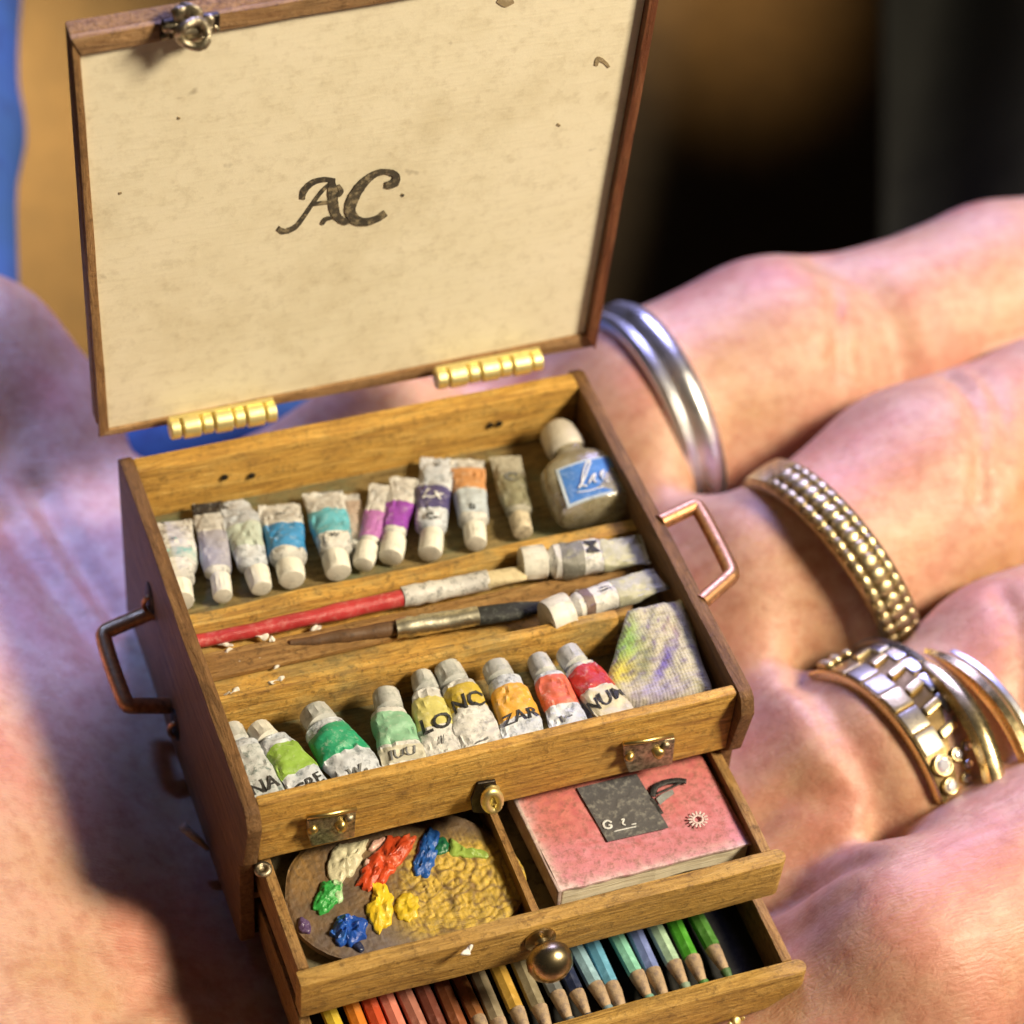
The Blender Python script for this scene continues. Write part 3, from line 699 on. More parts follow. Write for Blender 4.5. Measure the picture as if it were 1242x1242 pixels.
# ------------------------------------------------------------------ paint tubes
def paint_tube(label, cap_px, tail_px, wpx, bands=(), text=None, body=None, cap=None, zc=-.42, zt=-.44, group='', capr=.33, capl=.20, seed=0, tailfold=0.0, necks=True, flat=.34, parent_extra=None, roll=0.0):
    A = at(*tail_px, zt); B = at(*cap_px, zc); ax = (B - A); L = ax.length; ax.normalize()
    W = wpx / 148.0
    side = ax.cross(Vector((0, 0, 1))).normalized()
    if side.dot(Vector(CR[0])) < 0 and abs(side.dot(Vector(CR[0]))) > .3: side = -side
    up = side.cross(ax)
    if up.z < 0: up = -up
    side = (side * math.cos(roll) + up * math.sin(roll)).normalized(); up = side.cross(ax); up = up if up.z > 0 else -up
    T = thing('paint_tube', label, 'paint tube', A.lerp(B, .5) - Vector((0, 0, .1)), group)
    sh = 1 - capl - .06
    key = [(0, .50, .015), (.03, .51, .02), (.07, .50, .035), (.08, .49, .05), (.35, .48, flat * .75), (sh * .8, .44, flat), (sh, .40, flat), (sh + .035, .26, .25), (sh + .04, .20, .20), (1 - capl + .03, .20, .20)]
    def sec(t):
        for (t0, a0, b0), (t1, a1, b1) in zip(key[:-1], key[1:]):
            if t <= t1:
                k = (t - t0) / (t1 - t0); return (a0 + (a1 - a0) * k) * W, (b0 + (b1 - b0) * k) * W
        return key[-1][1] * W, key[-1][2] * W
    rnd = Vector((seed * 3.7, seed * 1.3, 0))
    def P(t, ang, off=0.0):
        hw, hh = sec(t); hw += off; hh += off
        c, s_ = math.cos(ang), math.sin(ang)
        ex = .85
        x = hw * math.copysign(abs(c) ** ex, c); z = hh * math.copysign(abs(s_) ** ex, s_)
        n = noise.noise_vector(Vector((t * 5, c * .8, s_ * .8)) + rnd)
        am = .07 * W if t < sh else .01 * W
        q1 = Vector((t * 7 + c * 1.6, c * 2.2 - t * 4, s_)) + rnd; n2 = ((.5 - abs(noise.noise(q1)) * 2.2) * .055 + (.4 - abs(noise.noise(q1 * 2.1)) * 2) * .02) * W * (1 if t < sh else 0)
        bend = .05 * W * math.sin(t * 3 + seed)
        tf = tailfold * max(0, (.22 - t) / .22) ** 1.5 * L
        return A + ax * (t * L + n.y * am) + side * (x + n.x * am + bend + tf * .5) + up * (z + n.z * am * .7 + n2 + tf * .2)
    ts = sorted(set([k[0] for k in key] + [i / 52 * sh for i in range(53)])); ts = [t for t in ts if t <= 1 - capl + .03]
    NS = 36
    def loft(ts, off, a0=0.0, a1=2 * math.pi, closed=True):
        bm = bmesh.new(); rr = []
        m = NS if closed else NS + 1
        for t in ts: rr.append([bm.verts.new(P(t, a0 + (a1 - a0) * k / NS, off)) for k in range(m)])
        for i in range(len(rr) - 1):
            for k in range(NS):
                k2 = (k + 1) % NS if closed else k + 1
                bm.faces.new([rr[i][k], rr[i][k2], rr[i + 1][k2], rr[i + 1][k]])
        if closed: bm.faces.new(rr[0]); bm.faces.new(rr[-1][::-1])
        return bm
    bd = auto(bmobj('body', loft(ts, 0), body or mWhite, T), 38)
    for b in bands:
        t0, t1, c = b[:3]
        n = max(6, int((t1 - t0) * 56)); m = c if not isinstance(c, tuple) else col('label_paint', c, rough=.34, dirt=(.75, .74, .68), amt=.30, scale=15, th=.54)
        tt = [t0 + (t1 - t0) * i / n for i in range(n + 1)]
        auto(bmobj('label', loft(tt, .004), m, T), 38)
    bm = bmesh.new(); rc = capr * W; c0 = A + ax * L * (1 - capl)
    lathe(bm, c0, ax, [(rc * .82, 0), (rc * .98, .012), (rc, .03), (rc * .99, capl * L * .5), (rc * .95, capl * L * .93), (rc * .88, capl * L * .985), (rc * .80, capl * L)], 28)
    for vi, v_ in enumerate(bm.verts):
        if vi % 2 and 28 * 2 <= vi < 28 * 5: v_.co -= (v_.co - c0 - ax * (v_.co - c0).dot(ax)) * .075
    jit(bm, .012, 6, seed); auto(bmobj('cap', bm, cap or mCap, T), 50)
    if text:
        for tx in (text if isinstance(text, list) else [text]):
            word, tpos, size, slant = tx[:4]; mt = tx[4] if len(tx) > 4 else mInk
            vs, fs = text_mesh(word); bm = bmesh.new(); sx = size * W; flip = 1 if ax.dot(Vector((0, 1, 0))) > 0 else -1
            bmv = []
            for v in vs:
                u = (v.x + slant * v.y) * sx; tv = tpos + flip * v.y * sx / L + (v.x * .02)
                hw, hh = sec(tv); cc = max(-.93, min(.93, u / hw)); ang = math.acos(max(-1, min(1, math.copysign(abs(cc) ** (1 / .85), cc))))
                bmv.append(bm.verts.new(P(tv, ang, .017)))
            for f in fs:
                try: bm.faces.new([bmv[i] for i in f])
                except ValueError: pass
            bmobj('lettering', bm, mt, T, smooth=False)
    return T
G1 = 'paint tubes lying in the back compartment with their caps toward the brushes'
G2 = 'paint tubes lying in the front compartment with their caps toward the brushes'
G3 = 'paint tubes lying crosswise beside the brushes'
gy = (0.42, 0.43, 0.42); mInkT = col('teal_ink', (.10, .35, .36), amt=.4); mInkG = col('grey_ink', (.18, .19, .2), amt=.4)
mInkW = col('white_print', (.80, .83, .86), amt=.3, dirt=(.4, .45, .5))
paint_tube('whitish tube with small teal marks, first tube from the left in the back compartment', (219, 730), (203, 634), 56, [(.42, .56, col('teal_marks', (.55, .62, .58), dirt=(.10, .42, .42), amt=.9, scale=13, th=.5))], [('..', .3, .3, 0, mInkT)], zc=-.40, group=G1, seed=1)
paint_tube('narrow tube with a lavender grey label and a blackened crimped end', (271, 724), (250, 610), 40, [(.0, .13, (.03, .03, .035)), (.36, .74, (.40, .40, .50))], None, group=G1, seed=2)
paint_tube('pale green grey tube whose crimped end is bent over', (317, 714), (287, 606), 46, [(.34, .60, (.50, .58, .52))], [('~', .24, .3, 0, mInkG)], group=G1, seed=3, tailfold=-.12, body=mWhite2)
paint_tube('tube with a strong sky blue band round its middle', (354, 704), (342, 612), 54, [(.32, .68, (.045, .28, .62))], [('~.', .18, .4, 0, mInkG)], group=G1, seed=4)
paint_tube('tube with a turquoise band, right beside the sky blue one', (410, 695), (393, 598), 52, [(.28, .60, (.12, .46, .58))], [('w', .66, .3, 0, mInkG)], group=G1, seed=5)
paint_tube('slim beige pink tube half hidden beside the turquoise one', (436, 684), (424, 600), 26, [(.1, .7, (.52, .42, .36))], None, body=mWhite, cap=mCap, group=G1, seed=6, capl=.14, zc=-.5, zt=-.5)
paint_tube('slim tube with an orchid pink band, touching the violet one', (441, 686), (463, 588), 32, [(.38, .70, (.46, .17, .50))], None, group=G1, seed=7, capr=.42, capl=.24)
paint_tube('tube with a bright violet band and a fat white cap', (474, 676), (489, 580), 38, [(.36, .68, (.30, .06, .46))], None, group=G1, seed=8, capr=.42, capl=.22)
paint_tube('larger tube with a dark indigo band written in white', (522, 672), (532, 556), 48, [(.36, .60, (.085, .075, .22))], [('Lx', .47, .50, .3, mInkW), ('c-', .70, .42, 0.2, mInk), ('v', .1, .5, 0, mInkG)], group=G1, seed=9, body=mWhite2)
paint_tube('tube with a peach orange upper half and pale blue lower half', (577, 660), (569, 558), 46, [(.12, .42, (.66, .33, .14)), (.44, .72, (.52, .60, .68))], [('b', .68, .32, 0, mInk)], group=G1, seed=10)
paint_tube('drab olive grey tube with a beige cap, beside the bottle', (634, 646), (614, 554), 42, [(.30, .72, (.27, .26, .17))], [('C', .36, .6, 0, mInkG)], body=col('drab_tube', (.46, .44, .36), amt=.6, dirt=(.12, .12, .08)), cap=col('beige_cap', (.66, .58, .42)), group=G1, seed=11)

paint_tube('grey tube lettered NA in the front left corner', (280, 884), (332, 978), 44, [(.04, .66, col('grey_label', (.56, .60, .62), amt=.8, dirt=(.12, .18, .18)))], [('NA', .20, .52, 0)], body=mWhite2, group=G2, seed=12, cap=mCapG, zc=-.34, zt=-.24)
paint_tube('tube with a lime green band and a tilted white cap', (312, 884), (380, 962), 50, [(.26, .60, (.30, .50, .08))], [('GRE', .09, .36, 0)], group=G2, seed=13, zc=-.32, zt=-.24, body=mWhite2)
paint_tube('tube with an emerald green band, widest of the front row', (380, 864), (438, 950), 60, [(.34, .66, (.03, .36, .18))], [('w.', .12, .4, 0, mInkG)], cap=mCapG, group=G2, seed=14, zc=-.30, zt=-.24, body=mWhite2)
paint_tube('tube with a pale mint green band', (467, 842), (492, 934), 52, [(.30, .64, (.28, .55, .36)), (.08, .26, (.62, .60, .48))], [('IUU', .15, .34, 0, mInkG)], cap=mCapG, group=G2, seed=15, zc=-.30, zt=-.24, capl=.24)
paint_tube('tube with a pale yellow band lettered LO', (512, 820), (540, 918), 46, [(.32, .64, (.68, .62, .20))], [('LO', .33, .62, 0), ('//', .16, .3, 0, mInkG)], cap=mCapG, group=G2, seed=16, zc=-.30, zt=-.24)
paint_tube('tube with a mustard yellow band lettered NC and a tilted cap', (541, 810), (592, 908), 54, [(.44, .66, (.62, .46, .06))], [('NC', .46, .50, 0), ('---', .08, .3, 0, mInkG)], cap=mCapG, group=G2, seed=17, zc=-.28, zt=-.24, capl=.22)
paint_tube('tube with a bright orange yellow band lettered ZAR', (600, 808), (640, 898), 52, [(.26, .62, (.76, .40, .05))], [('ZAR', .24, .40, 0)], cap=mCapG, group=G2, seed=18, zc=-.28, zt=-.24, body=mWhite2)
paint_tube('tube with a coral red band', (652, 800), (692, 884), 46, [(.30, .64, (.72, .16, .09))], [('v-', .12, .4, 0, mInkG)], cap=mCapG, group=G2, seed=19, zc=-.28, zt=-.24, body=mWhite2, capl=.24)
paint_tube('tube with a deep red band lettered NUM, beside the stained cloth', (687, 790), (748, 876), 50, [(.40, .68, (.50, .035, .03)), (.08, .38, (.62, .58, .44))], [('NUM', .24, .42, 0)], cap=mCapG, group=G2, seed=20, zc=-.28, zt=-.24, capl=.22)

paint_tube('olive and white tube lying crosswise under the bottle, cap to the left', (632, 684), (784, 668), 50, [(.02, .38, (.46, .46, .32)), (.52, .70, (.20, .20, .17))], [('M', .45, .5, 0)], group=G3, seed=21, zc=-.26, zt=-.28, capr=.44, capl=.19, flat=.40)
paint_tube('thin dingy tube lying crosswise with a chipped square cap above the stained cloth', (662, 752), (802, 702), 40, [(.02, .42, (.42, .42, .30)), (.62, .70, (.18, .12, .10))], [('ii', .5, .5, 0)], group=G3, seed=22, zc=-.20, zt=-.24, capr=.62, capl=.20, flat=.42)

# ------------------------------------------------------------------ bottle
def loft_px(name, secs, mat, parent, NS=28, ex=.7, j=.01):
    """secs: (centre Vector, side half width, up half height, side vec, up vec)"""
    bm = bmesh.new(); rr = []
    for c, a, b, s_, u_ in secs:
        rr.append([bm.verts.new(c + s_ * a * math.copysign(abs(math.cos(t)) ** ex, math.cos(t)) + u_ * b * math.copysign(abs(math.sin(t)) ** ex, math.sin(t))) for t in [2 * math.pi * k / NS for k in range(NS)]])
    for i in range(len(rr) - 1):
        for k in range(NS): bm.faces.new([rr[i][k], rr[i][(k + 1) % NS], rr[i + 1][(k + 1) % NS], rr[i + 1][k]])
    bm.faces.new(rr[0]); bm.faces.new(rr[-1][::-1]); jit(bm, j, 4)
    return auto(bmobj(name, bm, mat, parent), 50)
zb = -.30
bb = at(727, 622, zb); bt = at(673, 520, zb); ax = (bt - bb); L = ax.length; ax.normalize(); sd = ax.cross(Vector((0, 0, 1))).normalized(); upv = Vector((0, 0, 1))
if sd.x < 0: sd = -sd
BT = thing('bottle', 'small cloudy glass bottle with a pale cap and a blue label', 'bottle', bb.lerp(bt, .5) - Vector((0, 0, .2)))
mGl, nd, lk, bs = newmat('cloudy_glass'); vv = coords(nd, lk)
g = ntex(nd, lk, vv, 7, 5, .7)
lk.new(ramp(nd, lk, g, [(.35, (.46, .40, .24)), (.55, (.66, .60, .42)), (.72, (.82, .78, .60))]), bs.inputs['Base Color'])
bs.inputs['Roughness'].default_value = .12; bs.inputs['Transmission Weight'].default_value = .65; bump(nd, lk, g, bs, .3, .03)
prof = [(0, .32, .15), (.03, .365, .18), (.10, .38, .2), (.36, .38, .2), (.48, .35, .2), (.56, .27, .18), (.60, .17, .15), (.64, .14, .14), (.74, .14, .14)]
loft_px('body', [(bb + ax * L * t, a, b, sd, upv) for t, a, b in prof], mGl, BT)
mBC = grimy('bottle_cap', (.62, .58, .50), .3, (.35, .32, .25), .4, 9)
loft_px('cap', [(bb + ax * L * t, a, a, sd, upv) for t, a in ((.68, .15), (.695, .172), (.78, .178), (.93, .165), (.98, .14), (1.0, .08))], mBC, BT, ex=1.0)
zl = zb + .212
ql = [at(674, 567, zl), at(742, 549, zl), at(760, 592, zl - .03), at(689, 612, zl)]
def sheet(name, q, th, mat, parent, n=10, curve=0.0, j=0.0):
    bm = bmesh.new(); g = []
    for i in range(n + 1):
        r_ = []
        for k in range(n + 1):
            u = i / n; v = k / n
            p = q[0].lerp(q[1], u).lerp(q[3].lerp(q[2], u), v); p = p - Vector((0, 0, curve * (2 * u - 1) ** 2)); r_.append(bm.verts.new(p))
        g.append(r_)
    for i in range(n):
        for k in range(n): bm.faces.new([g[i][k], g[i + 1][k], g[i + 1][k + 1], g[i][k + 1]])
    r_ = bmesh.ops.extrude_face_region(bm, geom=bm.faces[:])
    bmesh.ops.translate(bm, verts=[e for e in r_['geom'] if isinstance(e, bmesh.types.BMVert)], vec=(0, 0, -th))
    if j: jit(bm, j, 5)
    return auto(bmobj(name, bm, mat, parent), 50)
lb = sheet('label', ql, .02, col('label_edge', (.55, .66, .75), amt=.4), BT, curve=.03)
ce = sum(ql, Vector()) / 4
qi = [ce + (p - ce) * .9 + Vector((0, 0, .006)) for p in ql]
sheet('label_field', qi, .01, col('blue_label', (.05, .20, .56), dirt=(.35, .5, .75), amt=.35, scale=14), lb, curve=.028)
def flat_stroke(bm, pts, wd, z):
    pp = [at(x, y, z) for x, y in pts]
    d = []
    for i in range(len(pp) - 1):
        for k in range(5):
            t = k / 5; p0, p1, p2, p3 = pp[max(i - 1, 0)], pp[i], pp[i + 1], pp[min(i + 2, len(pp) - 1)]
            d.append(0.5 * ((2 * p1) + (p2 - p0) * t + (2 * p0 - 5 * p1 + 4 * p2 - p3) * t * t + (3 * p1 - 3 * p2 + p3 - p0) * t ** 3))
    d.append(pp[-1]); tube_path(bm, d, wd, 6)
bm = bmesh.new()
for pts, wd in (([(702, 592), (708, 582), (714, 566), (716, 559), (711, 562), (707, 575), (706, 588), (712, 589)], .008), ([(714, 586), (719, 577), (722, 575), (720, 583), (724, 584)], .008), ([(730, 577), (732, 570), (728, 575), (732, 581)], .007), ([(700, 597), (714, 595), (732, 590)], .005), ([(736, 584), (738, 583)], .008)):
    flat_stroke(bm, pts, wd, zl + .008)
bmobj('script', bm, mInkW, lb)

# ------------------------------------------------------------------ brushes
def brush(label, pts, radii, hm, ferr, fr, fm, bris, br, bmats):
    p0 = at(*pts[0]); B = thing('paint_brush', label, 'paint brush', p0, 'paint brushes on the middle shelf')
    bm = bmesh.new(); P_ = [at(*p) for p in pts]; d = []; rr = []
    for i in range(len(P_) - 1):
        for k in range(8): d.append(P_[i].lerp(P_[i + 1], k / 8)); rr.append(radii[i] + (radii[i + 1] - radii[i]) * k / 8)
    d.append(P_[-1]); rr.append(radii[-1]); tube_path(bm, d, rr, 14); jit(bm, .012, 6); auto(bmobj('handle', bm, hm, B), 60)
    a = at(*ferr[0]); b = at(*ferr[1]); bm = bmesh.new()
    n = 12; tube_path(bm, [a.lerp(b, k / n) for k in range(n + 1)], [fr[0] + (fr[1] - fr[0]) * k / n + (.008 if k in (2, 4) else 0) for k in range(n + 1)], 16); jit(bm, .012, 8)
    auto(bmobj('ferrule', bm, fm, B), 60)
    a = at(*bris[0]); b = at(*bris[1]); ax = (b - a).normalized(); sd = ax.cross(Vector((0, 0, 1))).normalized(); uv = sd.cross(ax)
    if uv.z < 0: uv = -uv
    L = (b - a).length
    loft_px('bristles', [(a + ax * L * t, x, y, sd, uv) for t, x, y in ((0, br[0], br[0] * .8), (.2, br[0] * 1.05, br[0] * .75), (.6, br[1], br[1] * .55), (.95, br[2], br[2] * .35), (1, br[2] * .9, br[2] * .2))], bmats, B, ex=.8, j=.02)
    return B
mRed = grimy('red_lacquer', (.52, .045, .05), .3, (.60, .22, .20), .5, 13, (.40, .03, .035), .4)
mSil = grimy('painted_ferrule', (.66, .65, .62), .3, (.12, .13, .13), .75, 12, (.5, .5, .5), .4)
mBrC = grimy('cream_bristles', (.66, .56, .34), .7, (.3, .24, .12), .4, 18)
mBrK = grimy('black_bristles', (.02, .022, .022), .6, (.14, .16, .14), .5, 18)
mHd2 = grimy('worn_dark_handle', (.16, .085, .04), .5, (.05, .03, .02), .6, 14)
mFe2 = metal('cream_metal_ferrule', (.72, .68, .52), .3, 14, .5)
brush('brush with a long glossy red handle, whitish ferrule and cream bristles', [(234, 779, -.36), (360, 753, -.33), (491, 724, -.30)], [.055, .068, .076], mRed, [(488, 724, -.30), (592, 704, -.28)], (.088, .085), mSil, [(588, 705, -.28), (636, 694, -.27)], (.08, .085, .085), mBrC)
brush('shorter brush with a worn brown handle, metal ferrule and black bristles', [(352, 781, -.38), (420, 772, -.35), (484, 761, -.33)], [.03, .06, .065], mHd2, [(480, 763, -.32), (579, 747, -.30)], (.082, .082), mFe2, [(576, 748, -.30), (664, 734, -.28)], (.08, .085, .05), mBrK)

# ------------------------------------------------------------------ stained cloth pad
def vcol_mat(name, rough, bfac, bscale, stretch=(1, 1, 1), weave=0.0):
    m, nd, lk, bs = newmat(name); a = N(nd, 'ShaderNodeVertexColor', layer_name='paint'); v = coords(nd, lk, stretch)
    f = ntex(nd, lk, v, bscale, 6, .75)
    c = mix(nd, lk, ramp(nd, lk, f, [(.48, (0, 0, 0)), (.66, (.6, .6, .6))]), a.outputs[0], (.12, .09, .05))
    if name == 'palette_wood':
        gs = ntex(nd, lk, coords(nd, lk, (14, 1.2, 1), (0, 0, -.55)), 1.6, 5, .7)
        c = mix(nd, lk, ramp(nd, lk, gs, [(.46, (0, 0, 0)), (.62, (.4, .4, .4))]), c, (.07, .05, .04))
    lk.new(c, bs.inputs['Base Color']); bs.inputs['Roughness'].default_value = rough
    p = bump(nd, lk, f, bs, bfac, .03)
    if weave:
        for dr in ('X', 'Y'):
            wv = N(nd, 'ShaderNodeTexWave', wave_type='BANDS', bands_direction=dr); wv.inputs['Scale'].default_value = 11; wv.inputs['Distortion'].default_value = 1.5
            v0 = coords(nd, lk); lk.new(v0, wv.inputs['Vector']); p = bump(nd, lk, wv.outputs['Fac'], bs, weave, .02, p)
    return m
def paint_grid(name, fn_pos, fn_col, n, m, th, mat, parent=None, th_vec=(0, 0, -1)):
    vs = []; fs = []; cs = []
    for i in range(n + 1):
        for k in range(m + 1): vs.append(fn_pos(i / n, k / m)); cs.append(fn_col(i / n, k / m, vs[-1]))
    for i in range(n):
        for k in range(m):
            a = i * (m + 1) + k; fs.append((a, a + m + 1, a + m + 2, a + 1))
    base = len(vs); tv = Vector(th_vec) * th
    rim = [i * (m + 1) for i in range(n + 1)] + [n * (m + 1) + k for k in range(1, m + 1)] + [i * (m + 1) + m for i in range(n - 1, -1, -1)] + [k for k in range(m - 1, 0, -1)]
    for r_ in rim: vs.append(vs[r_] + tv); cs.append(cs[r_])
    for i in range(len(rim)):
        j = (i + 1) % len(rim); fs.append((rim[i], rim[j], base + j, base + i))
    fs.append(tuple(base + i for i in range(len(rim))))
    off = root_loc(parent); me = bpy.data.meshes.new(name); me.from_pydata([v - off for v in vs], [], fs); me.update()
    at_ = me.color_attributes.new('paint', 'FLOAT_COLOR', 'POINT')
    for i, c in enumerate(cs): at_.data[i].color = (*c, 1)
    me.materials.append(mat)
    bm = bmesh.new(); bm.from_mesh(me); bmesh.ops.recalc_face_normals(bm, faces=bm.faces[:]); bm.to_mesh(me); bm.free()
    o = bpy.data.objects.new(name, me); C.objects.link(o)
    if parent is not None: o.parent = parent
    return auto(o, 50)
def blend(c, d, k): k = max(0, min(1, k)); return tuple(c[i] * (1 - k) + d[i] * k for i in range(3))
rq = [at(762, 736, -.13), at(830, 721, -.13), at(866, 838, -.22), at(728, 850, -.26)]
def rp(u, v):
    v_ = v; p = rq[0].lerp(rq[1], u).lerp(rq[3].lerp(rq[2], u), v_)
    n = noise.noise(Vector((u * 3, v * 3, 5))) * .03 + noise.noise(Vector((u * 9, v * 9, 2))) * .012
    e = min(u, 1 - u, v, 1 - v); return p + Vector((noise.noise(Vector((v * 4, u, 1))) * .02, 0, n - .05 * math.exp(-e * 18)))
def rc(u, v, p):
    n = noise.noise(Vector((u * 5, v * 5, 0))) * .5; n2 = noise.noise(Vector((u * 14, v * 14, 3)))
    c = (.50, .47, .33)
    c = blend(c, (.25, .42, .10), 1.3 * math.exp(-((u - .12) / .16) ** 2 - ((v - .42) / .25) ** 2) + n * .5)
    c = blend(c, (.60, .52, .08), 1.2 * math.exp(-((u - .10) / .2) ** 2 - ((v - .72) / .14) ** 2) + n * .3)
    c = blend(c, (.16, .18, .06), 1.0 * math.exp(-((u - .36) / .12) ** 2 - ((v - .62) / .35) ** 2) + n2 * .9 - .2)
    c = blend(c, (.16, .12, .38), 1.1 * math.exp(-((u - (.95 - v * .55)) / .08) ** 2 - ((v - .66) / .25) ** 2) + n2 * .7 - .1)
    c = blend(c, (.36, .34, .52), .9 * math.exp(-((u - .5) / .28) ** 2 - ((v - .93) / .10) ** 2) + n2 * .4)
    c = blend(c, (.30, .17, .12), .55 * math.exp(-((u - .72) / .16) ** 2 - ((v - .32) / .12) ** 2) + n2 * .7 - .2)
    return c
ro = paint_grid('paint_rag', rp, rc, 60, 60, .17, vcol_mat('stained_cloth', .85, .5, 18, weave=.18))
tag(ro, 'stiff folded cloth pad stained green, yellow and purple, wedged in the front right corner', 'paint rag')

# ------------------------------------------------------------------ palette
Z2 = lambda pts, ox=300, oy=930, k=3.45: [(ox + x / k, oy + y / k) for x, y in pts]
zp = -1.04
out = Z2([(160, 500), (180, 410), (260, 320), (400, 250), (600, 205), (830, 195), (980, 250), (1100, 340), (1165, 450), (1150, 560), (1070, 640), (900, 705), (700, 765), (520, 806), (400, 800), (290, 755), (205, 680), (165, 590)])
PL = thing('palette', 'small oval wooden palette crusted with dabs of oil paint, in the upper drawer', 'palette', at(490, 1080, zp - .06))
pc = Vector((sum(p[0] for p in out) / len(out), sum(p[1] for p in out) / len(out)))
def closed_spline(pts, k=6):
    r_ = []
    n = len(pts)
    for i in range(n):
        p0, p1, p2, p3 = [Vector(pts[(i + j) % n]) for j in (-1, 0, 1, 2)]
        for q_ in range(k):
            t = q_ / k; r_.append(0.5 * ((2 * p1) + (p2 - p0) * t + (2 * p0 - 5 * p1 + 4 * p2 - p3) * t * t + (3 * p1 - 3 * p2 + p3 - p0) * t ** 3))
    return r_
def pcol(px, py):
    zx, zy = (px - 300) * 3.45, (py - 930) * 3.45
    n = noise.noise(Vector((zx / 90, zy / 90, 0))); n2 = noise.noise(Vector((zx / 26, zy / 26, 4)))
    c = blend((.11, .07, .045), (.20, .125, .06), .5 + n)
    c = blend(c, (.17, .15, .16), .7 * math.exp(-((zx - 600) / 260) ** 2 - ((zy - 740) / 90) ** 2) + n2 * .3)
    c = blend(c, (.32, .18, .05), .9 * math.exp(-((zx - 230) / 90) ** 2 - ((zy - 420) / 120) ** 2))
    ck = abs(noise.noise(Vector((zx / 63, zy / 63, 9)))); c = blend(c, blend((.22, .13, .04), (.62, .43, .07), ck * 9), min(1, 2.2 * math.exp(-((zx - 930) / 260) ** 4 - ((zy - 520) / 190) ** 4)) * (1.05 + n2 * .5))
    return c
def fan_object(name, outline, z, rings, hfun, mat, parent, colf=None, thick=.05, ragged=False, dens=6):
    cs = closed_spline(outline, dens); cx = sum(p.x for p in cs) / len(cs); cy = sum(p.y for p in cs) / len(cs); c2 = Vector((cx, cy))
    vs = []; colr = []; fs = []; n = len(cs)
    for r_ in rings:
        for p in cs:
            q = c2 + (p - c2) * r_ * (1 + (.30 * noise.noise(Vector((p.x * .13, p.y * .13, 3))) if ragged else 0)); w_ = at(q.x, q.y, z); w_.z += hfun(r_, q); vs.append(w_); colr.append(colf(q.x, q.y) if colf else (0, 0, 0))
    for i in range(len(rings) - 1):
        for k in range(n): fs.append((i * n + k, i * n + (k + 1) % n, (i + 1) * n + (k + 1) % n, (i + 1) * n + k))
    w_ = at(c2.x, c2.y, z); w_.z += hfun(0, c2); vs.append(w_); colr.append(colf(c2.x, c2.y) if colf else (0, 0, 0)); l = (len(rings) - 1) * n
    for k in range(n): fs.append((l + k, l + (k + 1) % n, len(vs) - 1))
    b0 = len(vs)
    for k in range(n): vs.append(vs[k] - Vector((0, 0, thick))); colr.append(colr[k])
    for k in range(n): fs.append((k, (k + 1) % n, b0 + (k + 1) % n, b0 + k))
    fs.append(tuple(b0 + k for k in range(n)))
    off = root_loc(parent); me = bpy.data.meshes.new(name); me.from_pydata([v - off for v in vs], [], fs); me.update()
    if colf:
        a_ = me.color_attributes.new('paint', 'FLOAT_COLOR', 'POINT')
        for i, c in enumerate(colr): a_.data[i].color = (*c, 1)
    me.materials.append(mat)
    bm = bmesh.new(); bm.from_mesh(me); bmesh.ops.recalc_face_normals(bm, faces=bm.faces[:]); bm.to_mesh(me); bm.free()
    o = bpy.data.objects.new(name, me); C.objects.link(o); o.parent = parent; return auto(o, 50)
def ph(r_, q):
    k = min(1, 1.8 * math.exp(-(((q.x - 300) * 3.45 - 930) / 260) ** 4 - (((q.y - 930) * 3.45 - 520) / 190) ** 4))
    return (.038 * min(.35, abs(noise.noise(Vector((q.x * .08, q.y * .08, 9))) * 1.6)) + .012 * noise.noise(Vector((q.x * .2, q.y * .2, 2)))) * k + .006 * noise.noise(Vector((q.x * .2, q.y * .2, 0))) - (.012 if r_ > .98 else 0)
fan_object('board', out, zp, [1, .985] + [.97 - .0125 * i for i in range(76)], ph, vcol_mat('palette_wood', .5, .6, 14), PL, pcol, .055, dens=14)
def dab(name, pts, c, h=.07, c2=None):
    h = h * .5
    o_ = Z2(pts); sd_ = len(pts) * 1.7 + pts[0][0]
    hf = lambda r_, q: h * math.sqrt(max(0, 1 - r_ * r_)) * (1 + .9 * noise.noise(Vector((q.x * .13, q.y * .13, sd_)))) + h * .35 * noise.noise(Vector((q.x * .4, q.y * .4, sd_)))
    m = grimy(name, c, .22, c2 or tuple(min(1, x * 1.3 + .05) for x in c), .5, 7, tuple(x * .6 for x in c), .5)
    fan_object('paint_dab', o_, zp + .012, [1, .95, .88, .8, .7, .6, .5, .4, .3, .2, .1], hf, m, PL, None, .03, True)
dab('cream_paint', [(330, 450), (348, 360), (400, 325), (492, 308), (485, 370), (440, 450), (385, 485)], (.66, .62, .42))
dab('red_paint', [(468, 485), (500, 400), (560, 325), (640, 285), (700, 292), (672, 370), (610, 440), (565, 500), (505, 520)], (.60, .07, .02), .08, (.75, .18, .08))
dab('pink_paint', [(505, 345), (530, 310), (575, 295), (560, 325), (525, 350)], (.70, .42, .34), .05)
dab('pale_pink_paint', [(485, 410), (500, 385), (522, 395), (515, 430)], (.74, .48, .40), .06)
dab('blue_paint', [(690, 420), (715, 330), (755, 265), (802, 275), (795, 360), (762, 445), (720, 462)], (.02, .10, .40), .08, (.08, .25, .65))
dab('light_green_paint', [(838, 290), (862, 330), (920, 350), (995, 350), (1000, 378), (920, 380), (860, 365)], (.35, .52, .10), .05)
dab('dark_green_paint', [(800, 300), (835, 300), (840, 350), (800, 370), (782, 345)], (.02, .16, .07), .05)
dab('green_paint', [(280, 585), (298, 510), (330, 475), (388, 492), (388, 560), (350, 590), (330, 615), (300, 610)], (.04, .38, .07), .07, (.20, .62, .22))
dab('pale_green_paint', [(356, 485), (392, 480), (398, 560), (372, 570)], (.40, .62, .34), .06)
